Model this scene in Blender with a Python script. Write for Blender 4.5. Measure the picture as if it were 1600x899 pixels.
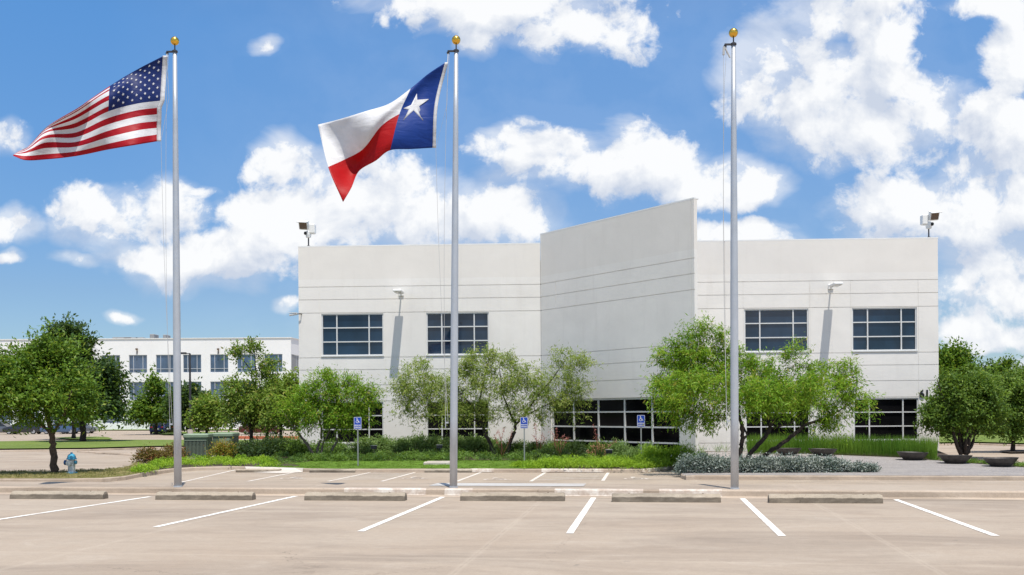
import bpy, math, random
import numpy as np
from mathutils import Vector
rnd = random.Random(7)
R = math.radians
S = bpy.context.scene
COL = S.collection
for o in list(bpy.data.objects): bpy.data.objects.remove(o)

# ------------------------------------------------------------------ camera
F = 1500.0; CH = 1.57; ROLL = R(0.4); CU, CV = 800.0, 644.4
rc, rs = math.cos(ROLL), math.sin(ROLL)
cam_d = bpy.data.cameras.new('camera'); cam = bpy.data.objects.new('camera', cam_d); COL.objects.link(cam)
from mathutils import Matrix
cam.matrix_world = Matrix(((rc, rs, 0, 0), (0, 0, -1, 0), (-rs, rc, 0, CH), (0, 0, 0, 1)))
cam_d.sensor_width = 36; cam_d.lens = 36*F/1600; cam_d.shift_y = (CV-449.5)/1600
cam_d.clip_end = 6000; cam_d.clip_start = 0.1
S.camera = cam
S.render.engine = 'CYCLES'
S.render.resolution_x = 1024; S.render.resolution_y = 575
S.view_settings.view_transform = 'Standard'; S.view_settings.look = 'None'; S.view_settings.gamma = 1
S.view_settings.exposure = 0.62

# ------------------------------------------------------------------ sun and sky
to_sun = Vector((0.28, -1.0, 3.15)).normalized()
sd = bpy.data.lights.new('sun', 'SUN'); sd.energy = 3.65; sd.angle = R(0.53); sd.color = (1, 0.94, 0.85)
sun = bpy.data.objects.new('sun', sd); COL.objects.link(sun)
sun.rotation_euler = to_sun.to_track_quat('Z', 'Y').to_euler()
W_ = bpy.data.worlds.new('World'); S.world = W_; W_.use_nodes = True
nt = W_.node_tree; nt.nodes.clear()
class NG:
    """tiny node helper"""
    def __init__(s, t): s.t = t
    def n(s, typ, **k):
        x = s.t.nodes.new(typ)
        for a, b in k.items(): setattr(x, a, b)
        return x
    def link(s, a, b): s.t.links.new(a, b)
    def _in(s, sock, v):
        if hasattr(v, 'is_output') or isinstance(v, bpy.types.NodeSocket): s.t.links.new(v, sock)
        else: sock.default_value = v
    def m(s, op, a, b=0.0, c=None, clamp=False):
        x = s.n('ShaderNodeMath', operation=op); x.use_clamp = clamp
        s._in(x.inputs[0], a); s._in(x.inputs[1], b)
        if c is not None: s._in(x.inputs[2], c)
        return x.outputs[0]
    def vm(s, op, a, b=None):
        x = s.n('ShaderNodeVectorMath', operation=op); s._in(x.inputs[0], a)
        if b is not None: s._in(x.inputs[1], b)
        return x.outputs['Value'] if op in ('LENGTH', 'DOT_PRODUCT', 'DISTANCE') else x.outputs[0]
    def mr(s, v, a, b, c=0.0, d=1.0, typ='LINEAR'):
        x = s.n('ShaderNodeMapRange', interpolation_type=typ); x.clamp = True
        s._in(x.inputs[0], v)
        for i, q in enumerate((a, b, c, d)): x.inputs[i+1].default_value = q
        return x.outputs[0]
    def noise(s, vec, scale, detail=4, rough=0.5, dist=0.0):
        x = s.n('ShaderNodeTexNoise'); 
        if vec is not None: s._in(x.inputs['Vector'], vec)
        x.inputs['Scale'].default_value = scale; x.inputs['Detail'].default_value = detail
        x.inputs['Roughness'].default_value = rough; x.inputs['Distortion'].default_value = dist
        return x.outputs['Fac']
    def mix(s, f, a, b):
        x = s.n('ShaderNodeMix', data_type='RGBA')
        s._in(x.inputs[0], f); s._in(x.inputs[6], a); s._in(x.inputs[7], b)
        return x.outputs[2]
    def comb(s, x=0., y=0., z=0.):
        c = s.n('ShaderNodeCombineXYZ'); s._in(c.inputs[0], x); s._in(c.inputs[1], y); s._in(c.inputs[2], z); return c.outputs[0]
g = NG(nt)
sky = g.n('ShaderNodeTexSky', sky_type='NISHITA'); sky.sun_disc = False
sky.sun_elevation = math.asin(to_sun.z); sky.sun_rotation = math.atan2(to_sun.x, to_sun.y)
sky.air_density = 1.0; sky.dust_density = 0.6; sky.ozone_density = 1.6; sky.altitude = 150
tc = g.n('ShaderNodeTexCoord'); dvec = tc.outputs['Generated']
sep = g.n('ShaderNodeSeparateXYZ'); g.link(dvec, sep.inputs[0])
ysafe = g.m('MAXIMUM', sep.outputs[1], 0.05)
P = g.comb(g.m('DIVIDE', sep.outputs[0], ysafe), g.m('DIVIDE', sep.outputs[2], ysafe), 0.0)
blobs = [  # clouds of the day, as bearings and heights in the sky (photo pixels -> tangents)
 (440,255,50,52),(560,315,160,80),(650,345,210,62),(770,335,105,58),(480,335,120,58),
 (175,335,85,52),(265,315,62,50),(330,400,120,48),(118,325,30,26),(240,400,90,30),
 (8,212,40,30),(18,352,52,26),(12,400,28,14),(125,409,58,13),(190,489,30,11),(160,291,45,13),
 (800,10,200,52),(905,50,120,42),(740,60,34,34),(665,40,40,20),
 (415,72,32,22),(600,30,14,20),
 (870,250,130,48),(1000,255,105,62),(1085,285,100,48),(790,232,60,34),(1185,292,55,32),(820,198,30,14),
 (1150,366,110,28),(320,292,45,14),
 (1215,90,90,80),(1290,150,140,90),(1420,200,170,80),(1560,230,130,90),(1420,330,120,55),(1570,330,110,90),(1380,130,60,50),
 (1330,25,120,48),(1530,15,100,28),(1580,90,50,60),(1380,60,60,50),
 (1560,430,100,80),(1540,520,90,34),(1600,580,120,30),(455,466,34,13)]
dist_n = g.n('ShaderNodeTexNoise'); g.link(P, dist_n.inputs['Vector']); dist_n.inputs['Scale'].default_value = 14; dist_n.inputs['Detail'].default_value = 3
warp = g.vm('SCALE', g.vm('SUBTRACT', dist_n.outputs['Color'], (0.5, 0.5, 0.5))); nt.nodes[-1].inputs[3].default_value = 0.05
Pw = g.vm('ADD', P, warp)
def field(Pv):
    acc = None
    for (u, v, ru, rv) in blobs:
        a, b = u-CU, CV-v
        X = (a*rc+b*rs)/F; Z = (-a*rs+b*rc)/F
        q = g.vm('LENGTH', g.vm('MULTIPLY', g.vm('SUBTRACT', Pv, (X, Z, 0)), (F/ru, F/rv, 0)))
        f = g.m('SUBTRACT', min(1.0, 0.15+min(ru, rv)/50), g.m('MULTIPLY', q, q))
        acc = f if acc is None else g.m('SMOOTH_MAX', acc, f, 0.25)
    return g.m('MAXIMUM', acc, -1.5)
fld = field(Pw)
n1 = g.noise(P, 9, 9, 0.58, 0.2)
n2 = g.noise(g.vm('ADD', P, (0.012, 0.022, 0)), 9, 9, 0.58, 0.2)
nbig = g.noise(P, 4, 3, 0.5)
dens = g.m('ADD', g.m('ADD', fld, 0.12), g.m('ADD', g.m('MULTIPLY', g.m('SUBTRACT', n1, 0.5), 4.2), g.m('MULTIPLY', g.m('SUBTRACT', g.noise(P, 30, 6, 0.65, 0.3), 0.5), 2.4)))
cover = g.mr(dens, -0.15, 0.75, 0, 0.97, 'SMOOTHSTEP')
wisp = g.mr(g.m('ADD', g.m('MULTIPLY', fld, 0.22), g.noise(g.vm('MULTIPLY', P, (1, 1.8, 1)), 5, 6, 0.6, 0.6)), 0.33, 0.74, 0, 0.62, 'SMOOTHSTEP')
sepP = g.n('ShaderNodeSeparateXYZ'); g.link(P, sepP.inputs[0])
cover = g.m('MAXIMUM', g.m('MAXIMUM', cover, wisp), g.mr(sepP.outputs[0], -0.42, -0.12, 0.0, 0.08))   # thin high veil away from the left
# the rest of the sky (behind and beside the camera): fair-weather cloud, thickened out of view to whiten ambient light
rest = g.mr(g.noise(dvec, 3.2, 7, 0.6, 0.3), 0.42, 0.60, 0, 0.9, 'SMOOTHSTEP')
front = g.mr(sep.outputs[1], 0.25, 0.55, 0, 1, 'SMOOTHSTEP')
cover = g.m('ADD', g.m('MULTIPLY', cover, front), g.m('MULTIPLY', rest, g.m('SUBTRACT', 1.0, front)), clamp=True)
lit = g.m('ADD', g.m('MULTIPLY', g.m('SUBTRACT', n1, n2), 5.2), 0.66)
fup = field(g.vm('ADD', Pw, (0.006, 0.03, 0)))
lit = g.m('ADD', lit, g.m('MULTIPLY', g.m('MAXIMUM', g.m('MINIMUM', g.m('SUBTRACT', fld, fup), 0.5), -0.6), 0.75))
lit = g.m('ADD', lit, g.m('MULTIPLY', g.m('SUBTRACT', nbig, 0.5), 0.9), clamp=True)
ccol = g.mix(lit, (4.5, 4.95, 5.8, 1), (7.2, 7.25, 7.3, 1))
tint = g.mix(g.mr(sep.outputs[2], 0.12, 0.36), (0.575, 0.705, 0.87, 1), (0.572, 0.975, 1.26, 1))
skyc = g.vm('MULTIPLY', sky.outputs[0], tint)
fin = g.mix(cover, skyc, ccol)
bg = g.n('ShaderNodeBackground'); g.link(fin, bg.inputs[0]); bg.inputs[1].default_value = 0.09
wo = g.n('ShaderNodeOutputWorld'); g.link(bg.outputs[0], wo.inputs[0])
W_['kind'] = 'structure'

# ------------------------------------------------------------------ geometry frames
def W(u, v, D):
    """the point at depth D (metres in front of the camera) seen at photo position u, v"""
    a, b = u-CU, CV-v
    return Vector(((a*rc+b*rs)*D/F, D, CH+(-a*rs+b*rc)*D/F))
def GP(u, v, z):
    a, b = u-CU, CV-v
    k = -a*rs+b*rc
    return W(u, v, (z-CH)*F/k)
TH = R(8.1); cT, sT = math.cos(TH), math.sin(TH)
def ST(s, t, z=0.0): return Vector((s*cT+t*sT, -s*sT+t*cT, z))
def toST(x, y): return (x*cT-y*sT, x*sT+y*cT)
FAR = -0.76; T0, T1 = 19.6, 29.0
def gz(x, y):
    t = toST(x, y)[1]
    if t < T0: return 0.0
    if t > T1: return FAR
    return FAR*(t-T0)/(T1-T0)
def zbed(x, y):
    d0 = y+x*0.1423
    w = min(1, max(0, (x+15)/4))
    rr = min(1, max(0, (x-5.6)/1.0))
    a = min(1, max(0, (d0-39)/9)); b = min(1, max(0, (d0-34)/14))
    k = a*(1-rr)+b*rr
    return -0.63+(0.4*(1-rr)+0.16*rr)*k*w
def HIT(u, v, zf):
    z = -0.6
    for _ in range(30):
        p = GP(u, v, z); z = 0.5*z+0.5*zf(p.x, p.y)
    return Vector((p.x, p.y, zf(p.x, p.y)))

# ------------------------------------------------------------------ materials
MATS = {}
def mat(name, col, rough=0.6, metal=0.0, spec=0.5, var=0.0, vscale=3.0, bump=0.0, bscale=20.0, col2=None, coat=0):
    m = bpy.data.materials.new(name); m.use_nodes = True; t = m.node_tree
    b = t.nodes['Principled BSDF']; q = NG(t)
    b.inputs['Base Color'].default_value = (*col, 1); b.inputs['Roughness'].default_value = rough
    b.inputs['Metallic'].default_value = metal; b.inputs['Specular IOR Level'].default_value = spec
    if coat: b.inputs['Coat Weight'].default_value = coat
    tcn = q.n('ShaderNodeTexCoord').outputs['Object']
    if var or col2:
        n = q.noise(tcn, vscale, 6, 0.6)
        c2 = col2 if col2 else tuple(c*(1-var) for c in col)
        f = q.mr(n, 0.35, 0.68)
        q.link(q.mix(f, (*col, 1), (*c2, 1)), b.inputs['Base Color'])
    if bump:
        bn = q.n('ShaderNodeBump'); bn.inputs['Strength'].default_value = bump; bn.inputs['Distance'].default_value = 0.02
        q.link(q.noise(tcn, bscale, 5, 0.6), bn.inputs['Height']); q.link(bn.outputs[0], b.inputs['Normal'])
    MATS[name] = m; return m

def concrete(name, base, dark, tyre=0.35, joints=True, lane=True):
    m = bpy.data.materials.new(name); m.use_nodes = True; t = m.node_tree; q = NG(t); b = t.nodes['Principled BSDF']
    geo = q.n('ShaderNodeNewGeometry').outputs['Position']
    mp = q.n('ShaderNodeMapping'); mp.inputs['Rotation'].default_value = (0, 0, TH); q.link(geo, mp.inputs[0])
    st = mp.outputs[0]                       # x = along the rows, y = along the bays
    a = q.noise(st, 0.35, 6, 0.62, 0.4)
    str_ = q.noise(q.vm('MULTIPLY', st, (0.2, 0.75, 1)), 0.9, 8, 0.68, 0.7)
    fine = q.noise(st, 9, 5, 0.7)
    blot = q.noise(q.vm('MULTIPLY', st, (0.5, 1.0, 1)), 1.7, 5, 0.6, 1.0)
    spk = q.noise(st, 60, 3, 0.6)
    c = q.mix(q.mr(a, 0.32, 0.7), (*base, 1), (base[0]*0.9, base[1]*0.855, base[2]*0.82, 1))
    c = q.mix(q.m('MULTIPLY', q.mr(str_, 0.47, 0.72), tyre*2.0), c, (*dark, 1))
    c = q.mix(q.m('MULTIPLY', q.mr(blot, 0.56, 0.72), 0.32), c, (*dark, 1))
    c = q.mix(q.m('MULTIPLY', q.mr(blot, 0.44, 0.28), 0.5), c, (min(1, base[0]*1.12), base[1]*1.14, base[2]*1.17, 1))
    c = q.mix(q.m('MULTIPLY', q.mr(fine, 0.35, 0.75), 0.22), c, (dark[0]*0.8, dark[1]*0.8, dark[2]*0.8, 1))
    drip = q.noise(st, 3.1, 2, 0.5)
    c = q.mix(q.m('MULTIPLY', q.mr(drip, 0.735, 0.77), 0.35), c, (0.1, 0.09, 0.08, 1))
    grit = q.noise(st, 45, 4, 0.7)
    c = q.mix(q.m('MULTIPLY', q.mr(grit, 0.5, 0.75), 0.35), c, (dark[0]*0.8, dark[1]*0.8, dark[2]*0.8, 1))
    c = q.mix(q.m('MULTIPLY', q.mr(grit, 0.42, 0.25), 0.3), c, (min(1, base[0]*1.25), base[1]*1.25, base[2]*1.25, 1))
    vo = q.n('ShaderNodeTexVoronoi', feature='DISTANCE_TO_EDGE'); vo.inputs['Scale'].default_value = 0.16
    q.link(q.vm('ADD', st, q.vm('MULTIPLY', q.comb(q.noise(st, 1.3, 5, 0.7), q.noise(st, 1.7, 5, 0.7), 0.0), (1.2, 1.2, 0))), vo.inputs['Vector'])
    c = q.mix(q.m('MULTIPLY', q.mr(vo.outputs['Distance'], 0.0008, 0.0026, 1, 0), q.mr(a, 0.48, 0.6, 0, 0.45)), c, (dark[0]*0.6, dark[1]*0.6, dark[2]*0.6, 1))
    if joints:
        sp = q.n('ShaderNodeSeparateXYZ'); q.link(st, sp.inputs[0])
        wob = q.m('MULTIPLY', q.m('SUBTRACT', q.noise(st, 2.5, 4, 0.6), 0.5), 0.05)
        for k, per, off in ((0, 4.66, -0.43), (1, 4.6, 1.35)):
            w = q.m('ADD', q.m('ADD', sp.outputs[k], off), wob)
            f = q.m('ABSOLUTE', q.m('SUBTRACT', q.m('FLOORED_MODULO', w, per), per/2))
            c = q.mix(q.m('MULTIPLY', q.mr(f, 0.006, 0.02, 1, 0), q.m('MULTIPLY', q.mr(blot, 0.4, 0.6), 0.4 if k == 0 else 0.15)), c, (dark[0]*0.7, dark[1]*0.7, dark[2]*0.7, 1))
            c = q.mix(q.m('MULTIPLY', q.mr(f, 0.02, 0.06, 1, 0), 0.28), c, (min(1, base[0]*1.15), base[1]*1.15, base[2]*1.15, 1))
    q.link(c, b.inputs['Base Color']); b.inputs['Roughness'].default_value = 0.85; b.inputs['Specular IOR Level'].default_value = 0.25
    bn = q.n('ShaderNodeBump'); bn.inputs['Strength'].default_value = 0.25; bn.inputs['Distance'].default_value = 0.01
    q.link(q.m('ADD', spk, q.m('MULTIPLY', fine, 0.6)), bn.inputs['Height']); q.link(bn.outputs[0], b.inputs['Normal'])
    MATS[name] = m; return m
concrete('lot_concrete', (0.378, 0.317, 0.253), (0.215, 0.173, 0.137), tyre=0.42)
concrete('kerb_concrete', (0.45, 0.375, 0.30), (0.21, 0.165, 0.125), tyre=0.5, joints=False)
concrete('pale_concrete', (0.60, 0.56, 0.51), (0.34, 0.30, 0.26), tyre=0.2, joints=False)
concrete('slab_concrete', (0.46, 0.455, 0.44), (0.30, 0.28, 0.26), tyre=0.3, joints=False)
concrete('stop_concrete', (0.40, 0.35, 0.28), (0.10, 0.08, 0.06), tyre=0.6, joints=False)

def paint_mat():
    m = bpy.data.materials.new('road_paint'); m.use_nodes = True; t = m.node_tree; q = NG(t); b = t.nodes['Principled BSDF']
    geo = q.n('ShaderNodeNewGeometry').outputs['Position']
    f = q.mr(q.noise(geo, 6, 8, 0.75), 0.47, 0.64)
    c = q.mix(q.m('MULTIPLY', f, 0.8), (0.80, 0.78, 0.73, 1), (0.42, 0.35, 0.29, 1))
    q.link(c, b.inputs['Base Color']); b.inputs['Roughness'].default_value = 0.7; MATS['road_paint'] = m
paint_mat()
def faded_paint(nm, lo, hi):
    m = bpy.data.materials.new(nm); m.use_nodes = True; t = m.node_tree; q = NG(t); b = t.nodes['Principled BSDF']
    geo = q.n('ShaderNodeNewGeometry').outputs['Position']
    f = q.mr(q.noise(geo, 3, 7, 0.75), lo, hi)
    c = q.mix(f, (0.66, 0.62, 0.56, 1), (0.42, 0.34, 0.275, 1))
    q.link(c, b.inputs['Base Color']); b.inputs['Roughness'].default_value = 0.7; MATS[nm] = m
faded_paint('faded_paint', 0.36, 0.56); faded_paint('far_paint', 0.42, 0.72)

def stucco():
    m = bpy.data.materials.new('painted_wall'); m.use_nodes = True; t = m.node_tree; q = NG(t); b = t.nodes['Principled BSDF']
    geo = q.n('ShaderNodeNewGeometry').outputs['Position']
    a = q.noise(geo, 0.5, 6, 0.65, 0.4); s = q.noise(q.vm('MULTIPLY', geo, (1.6, 1.6, 0.22)), 1.5, 6, 0.6)
    c = q.mix(q.mr(a, 0.3, 0.72), (0.80, 0.775, 0.735, 1), (0.72, 0.695, 0.66, 1))
    c = q.mix(q.m('MULTIPLY', q.mr(s, 0.55, 0.8), 0.28), c, (0.58, 0.55, 0.51, 1))
    sp = q.n('ShaderNodeSeparateXYZ'); q.link(geo, sp.inputs[0])
    c = q.mix(q.mr(sp.outputs[2], 8.44, 8.46, 0, 0.32), c, (0.69, 0.64, 0.585, 1))   # upper band is a slightly tanner paint
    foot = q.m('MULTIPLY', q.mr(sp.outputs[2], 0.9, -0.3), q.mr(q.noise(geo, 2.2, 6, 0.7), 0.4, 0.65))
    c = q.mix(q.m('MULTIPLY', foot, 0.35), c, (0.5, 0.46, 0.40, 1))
    q.link(c, b.inputs['Base Color']); b.inputs['Roughness'].default_value = 0.9; b.inputs['Specular IOR Level'].default_value = 0.2
    bn = q.n('ShaderNodeBump'); bn.inputs['Strength'].default_value = 0.35; bn.inputs['Distance'].default_value = 0.02
    q.link(q.m('ADD', q.noise(geo, 1.2, 4, 0.6), q.m('MULTIPLY', q.noise(geo, 14, 4, 0.6), 0.25)), bn.inputs['Height']); q.link(bn.outputs[0], b.inputs['Normal'])
    MATS['painted_wall'] = m
stucco()
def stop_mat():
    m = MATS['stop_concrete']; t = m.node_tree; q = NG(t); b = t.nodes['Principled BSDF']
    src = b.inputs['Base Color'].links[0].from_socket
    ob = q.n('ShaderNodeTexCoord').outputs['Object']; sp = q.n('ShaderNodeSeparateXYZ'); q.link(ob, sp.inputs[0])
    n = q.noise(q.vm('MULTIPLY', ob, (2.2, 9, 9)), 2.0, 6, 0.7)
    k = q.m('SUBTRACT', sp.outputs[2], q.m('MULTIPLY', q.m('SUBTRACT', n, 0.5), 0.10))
    f = q.m('MULTIPLY', q.mr(k, 0.095, 0.075, 0, 1), q.mr(n, 0.25, 0.55, 0.25, 0.65))   # tyre grime, plus painted shade darkening the lower faces
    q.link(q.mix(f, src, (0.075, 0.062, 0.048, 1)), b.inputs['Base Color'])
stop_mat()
mat('far_wall', (0.84, 0.83, 0.82), 0.9, var=0.06, vscale=0.2)
mat('white_metal', (0.80, 0.80, 0.79), 0.45, spec=0.5, var=0.08, vscale=2)
mat('mullion', (0.70, 0.70, 0.69), 0.4, metal=0.2)
mat('flagpole_metal', (0.50, 0.525, 0.56), 0.40, metal=0.4, var=0.12, vscale=2.5, bump=0.05, bscale=30)
mat('gold', (0.85, 0.50, 0.08), 0.22, metal=1.0, var=0.15, vscale=12)
mat('dark_metal', (0.03, 0.03, 0.035), 0.5)
mat('rope', (0.45, 0.45, 0.45), 0.9)
mat('rust', (0.16, 0.11, 0.08), 0.8)
def glass(name, col, rough, spec, ior=1.5, wav=0.0):
    m = mat(name, col, rough, spec=spec, coat=0); b = m.node_tree.nodes['Principled BSDF']; b.inputs['IOR'].default_value = ior
    q = NG(m.node_tree); tcn = q.n('ShaderNodeNewGeometry').outputs['Position']
    c = q.mix(q.mr(q.noise(q.vm('MULTIPLY', tcn, (1, 1, 0.5)), 0.9, 3, 0.5), 0.35, 0.65), (*col, 1), (col[0]*0.45, col[1]*0.45, col[2]*0.45, 1))
    q.link(c, b.inputs['Base Color'])
    bn = q.n('ShaderNodeBump'); bn.inputs['Strength'].default_value = wav; bn.inputs['Distance'].default_value = 0.01
    q.link(q.noise(tcn, 0.7, 2, 0.5), bn.inputs['Height']); q.link(bn.outputs[0], b.inputs['Normal'])
    return m
glass('upper_glass', (0.014, 0.038, 0.075), 0.03, 0.5, 1.6, 0.3)
glass('lower_glass', (0.008, 0.008, 0.009), 0.04, 0.1, 1.3, 0.3)  # same glass as upper, blackened to stand in for reflected dark surroundings
glass('far_glass', (0.06, 0.105, 0.19), 0.03, 0.5, 1.9, 0.2)
mat('far_frame', (0.55, 0.57, 0.6), 0.5)
mat('black_paint', (0.008, 0.008, 0.008), 0.5)
mat('sign_blue', (0.01, 0.06, 0.42), 0.4, spec=0.4, var=0.15, vscale=20)
mat('sign_white', (0.8, 0.8, 0.8), 0.5)
mat('sign_post', (0.32, 0.34, 0.34), 0.5, metal=0.5, var=0.2, vscale=8)
mat('hydrant_blue', (0.05, 0.33, 0.52), 0.45, var=0.3, vscale=20)
mat('hydrant_navy', (0.015, 0.10, 0.30), 0.45, var=0.3, vscale=20)
mat('hydrant_silver', (0.50, 0.54, 0.55), 0.45, metal=0.4, var=0.3, vscale=14)
mat('fin_shade', (0.02, 0.03, 0.02), 0.8)
mat('box_green', (0.085, 0.125, 0.075), 0.5, var=0.25, vscale=3)
mat('box_green_lid', (0.22, 0.30, 0.20), 0.5, var=0.2, vscale=3)
mat('box_fin', (0.20, 0.25, 0.19), 0.5)
mat('bowl_bronze', (0.085, 0.075, 0.068), 0.6, metal=0.2, var=0.5, vscale=5)
mat('soil', (0.07, 0.048, 0.032), 1.0, var=0.4, vscale=6, bump=0.8, bscale=14)
mat('bark', (0.10, 0.068, 0.046), 0.95, var=0.45, vscale=9, bump=0.9, bscale=28)
mat('dark_bark', (0.045, 0.032, 0.026), 0.95, var=0.4, vscale=9, bump=0.8, bscale=28)
mat('pale_bark', (0.17, 0.14, 0.115), 0.95, var=0.4, vscale=9, bump=0.8, bscale=28)
mat('tyre', (0.015, 0.015, 0.015), 0.8); mat('rim', (0.5, 0.5, 0.52), 0.3, metal=0.8)
mat('car_glass', (0.01, 0.012, 0.016), 0.05, spec=0.7)
mat('car_blue', (0.07, 0.12, 0.22), 0.25, metal=0.4, coat=0.6)
mat('car_navy', (0.01, 0.02, 0.12), 0.25, metal=0.2, coat=0.6)
mat('car_black', (0.015, 0.015, 0.02), 0.25, coat=0.6)
mat('car_grey', (0.13, 0.14, 0.15), 0.25, metal=0.4, coat=0.6)
mat('car_maroon', (0.10, 0.02, 0.02), 0.25, metal=0.2, coat=0.6)
mat('red_lens', (0.4, 0.01, 0.01), 0.3); mat('head_lens', (0.6, 0.6, 0.6), 0.15)
mat('red_kerb', (0.48, 0.13, 0.06), 0.7, var=0.3, vscale=1)
mat('roof_grey', (0.3, 0.3, 0.3), 0.8)
def ground_mat(name, c1, c2, c3, sc, bump, bsc, dist=0.04):
    m = bpy.data.materials.new(name); m.use_nodes = True; t = m.node_tree; q = NG(t); b = t.nodes['Principled BSDF']
    geo = q.n('ShaderNodeNewGeometry').outputs['Position']
    c = q.mix(q.mr(q.noise(geo, sc, 6, 0.65), 0.35, 0.65), (*c1, 1), (*c2, 1))
    c = q.mix(q.mr(q.noise(geo, sc*9, 5, 0.7), 0.45, 0.75), c, (*c3, 1))
    q.link(c, b.inputs['Base Color']); b.inputs['Roughness'].default_value = 0.95; b.inputs['Specular IOR Level'].default_value = 0.15
    bn = q.n('ShaderNodeBump'); bn.inputs['Strength'].default_value = bump; bn.inputs['Distance'].default_value = dist
    q.link(q.noise(geo, bsc, 5, 0.7), bn.inputs['Height']); q.link(bn.outputs[0], b.inputs['Normal'])
    MATS[name] = m
ground_mat('lawn', (0.10, 0.20, 0.018), (0.075, 0.145, 0.015), (0.15, 0.20, 0.045), 0.8, 0.8, 30)
ground_mat('dry_lawn', (0.17, 0.165, 0.05), (0.26, 0.20, 0.10), (0.10, 0.125, 0.03), 0.7, 0.8, 30)
ground_mat('far_lawn', (0.13, 0.19, 0.035), (0.10, 0.15, 0.03), (0.19, 0.20, 0.07), 0.15, 0.8, 8)
ground_mat('gravel', (0.34, 0.315, 0.30), (0.27, 0.25, 0.245), (0.43, 0.40, 0.38), 1.2, 1.0, 40, 0.05)

def leafmat(name, c1, c2, c3=None, trans=0.35, rough=0.55):
    """c1..c2: mix by the per-leaf tint attribute"""
    m = bpy.data.materials.new(name); m.use_nodes = True; t = m.node_tree; q = NG(t); b = t.nodes['Principled BSDF']
    at = q.n('ShaderNodeAttribute', attribute_name='tint')
    sp = q.n('ShaderNodeSeparateColor'); q.link(at.outputs['Color'], sp.inputs[0])
    c = q.mix(sp.outputs[0], (*c1, 1), (*c2, 1))
    if c3: c = q.mix(q.mr(sp.outputs[1], 0.86, 0.93), c, (*c3, 1))
    q.link(c, b.inputs['Base Color']); b.inputs['Roughness'].default_value = rough; b.inputs['Specular IOR Level'].default_value = 0.25
    tr = q.n('ShaderNodeBsdfTranslucent'); q.link(q.mix(0.35, c, (0.35, 0.5, 0.03, 1)), tr.inputs[0])
    ms = q.n('ShaderNodeMixShader'); ms.inputs[0].default_value = trans
    q.link(b.outputs[0], ms.inputs[1]); q.link(tr.outputs[0], ms.inputs[2])
    q.link(ms.outputs[0], t.nodes['Material Output'].inputs[0]); MATS[name] = m
leafmat('oak_leaf', (0.055, 0.125, 0.010), (0.13, 0.23, 0.02), (0.22, 0.27, 0.03))
leafmat('darkoak_leaf', (0.022, 0.055, 0.014), (0.05, 0.095, 0.022))
leafmat('willow_leaf', (0.10, 0.23, 0.012), (0.24, 0.39, 0.025), (0.34, 0.32, 0.05), 0.4)
leafmat('pale_willow_leaf', (0.16, 0.24, 0.04), (0.30, 0.37, 0.08), (0.38, 0.37, 0.12), 0.42)
leafmat('elm_leaf', (0.11, 0.20, 0.022), (0.21, 0.30, 0.045), (0.27, 0.25, 0.06), 0.38)
leafmat('myrtle_leaf', (0.06, 0.125, 0.016), (0.13, 0.22, 0.03), (0.20, 0.28, 0.05))
leafmat('wood_leaf', (0.025, 0.06, 0.014), (0.06, 0.11, 0.025))
leafmat('shrub_leaf', (0.04, 0.095, 0.015), (0.16, 0.27, 0.045), None, 0.35)
leafmat('sage_leaf', (0.10, 0.18, 0.05), (0.26, 0.37, 0.12), None, 0.35)
leafmat('dark_shrub_leaf', (0.018, 0.045, 0.012), (0.045, 0.085, 0.02), None, 0.25)
leafmat('bright_shrub_leaf', (0.17, 0.32, 0.015), (0.30, 0.45, 0.03), None, 0.4)
leafmat('red_shrub_leaf', (0.10, 0.065, 0.02), (0.19, 0.14, 0.03), (0.22, 0.05, 0.02), 0.25)
leafmat('gold_shrub_leaf', (0.10, 0.13, 0.02), (0.30, 0.24, 0.02), (0.30, 0.10, 0.02), 0.25)
leafmat('silver_leaf', (0.10, 0.14, 0.125), (0.38, 0.41, 0.37), (0.05, 0.08, 0.055), 0.12)
leafmat('reed_leaf', (0.06, 0.16, 0.015), (0.16, 0.28, 0.03), None, 0.3)
leafmat('flower_leaf', (0.38, 0.10, 0.10), (0.50, 0.22, 0.19), None, 0.3)
leafmat('dead_leaf', (0.42, 0.19, 0.10), (0.5, 0.3, 0.18), None, 0.2)
leafmat('grass_leaf', (0.10, 0.20, 0.018), (0.18, 0.27, 0.04), None, 0.3)
leafmat('dry_grass_leaf', (0.17, 0.17, 0.05), (0.30, 0.25, 0.11), None, 0.2)

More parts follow.
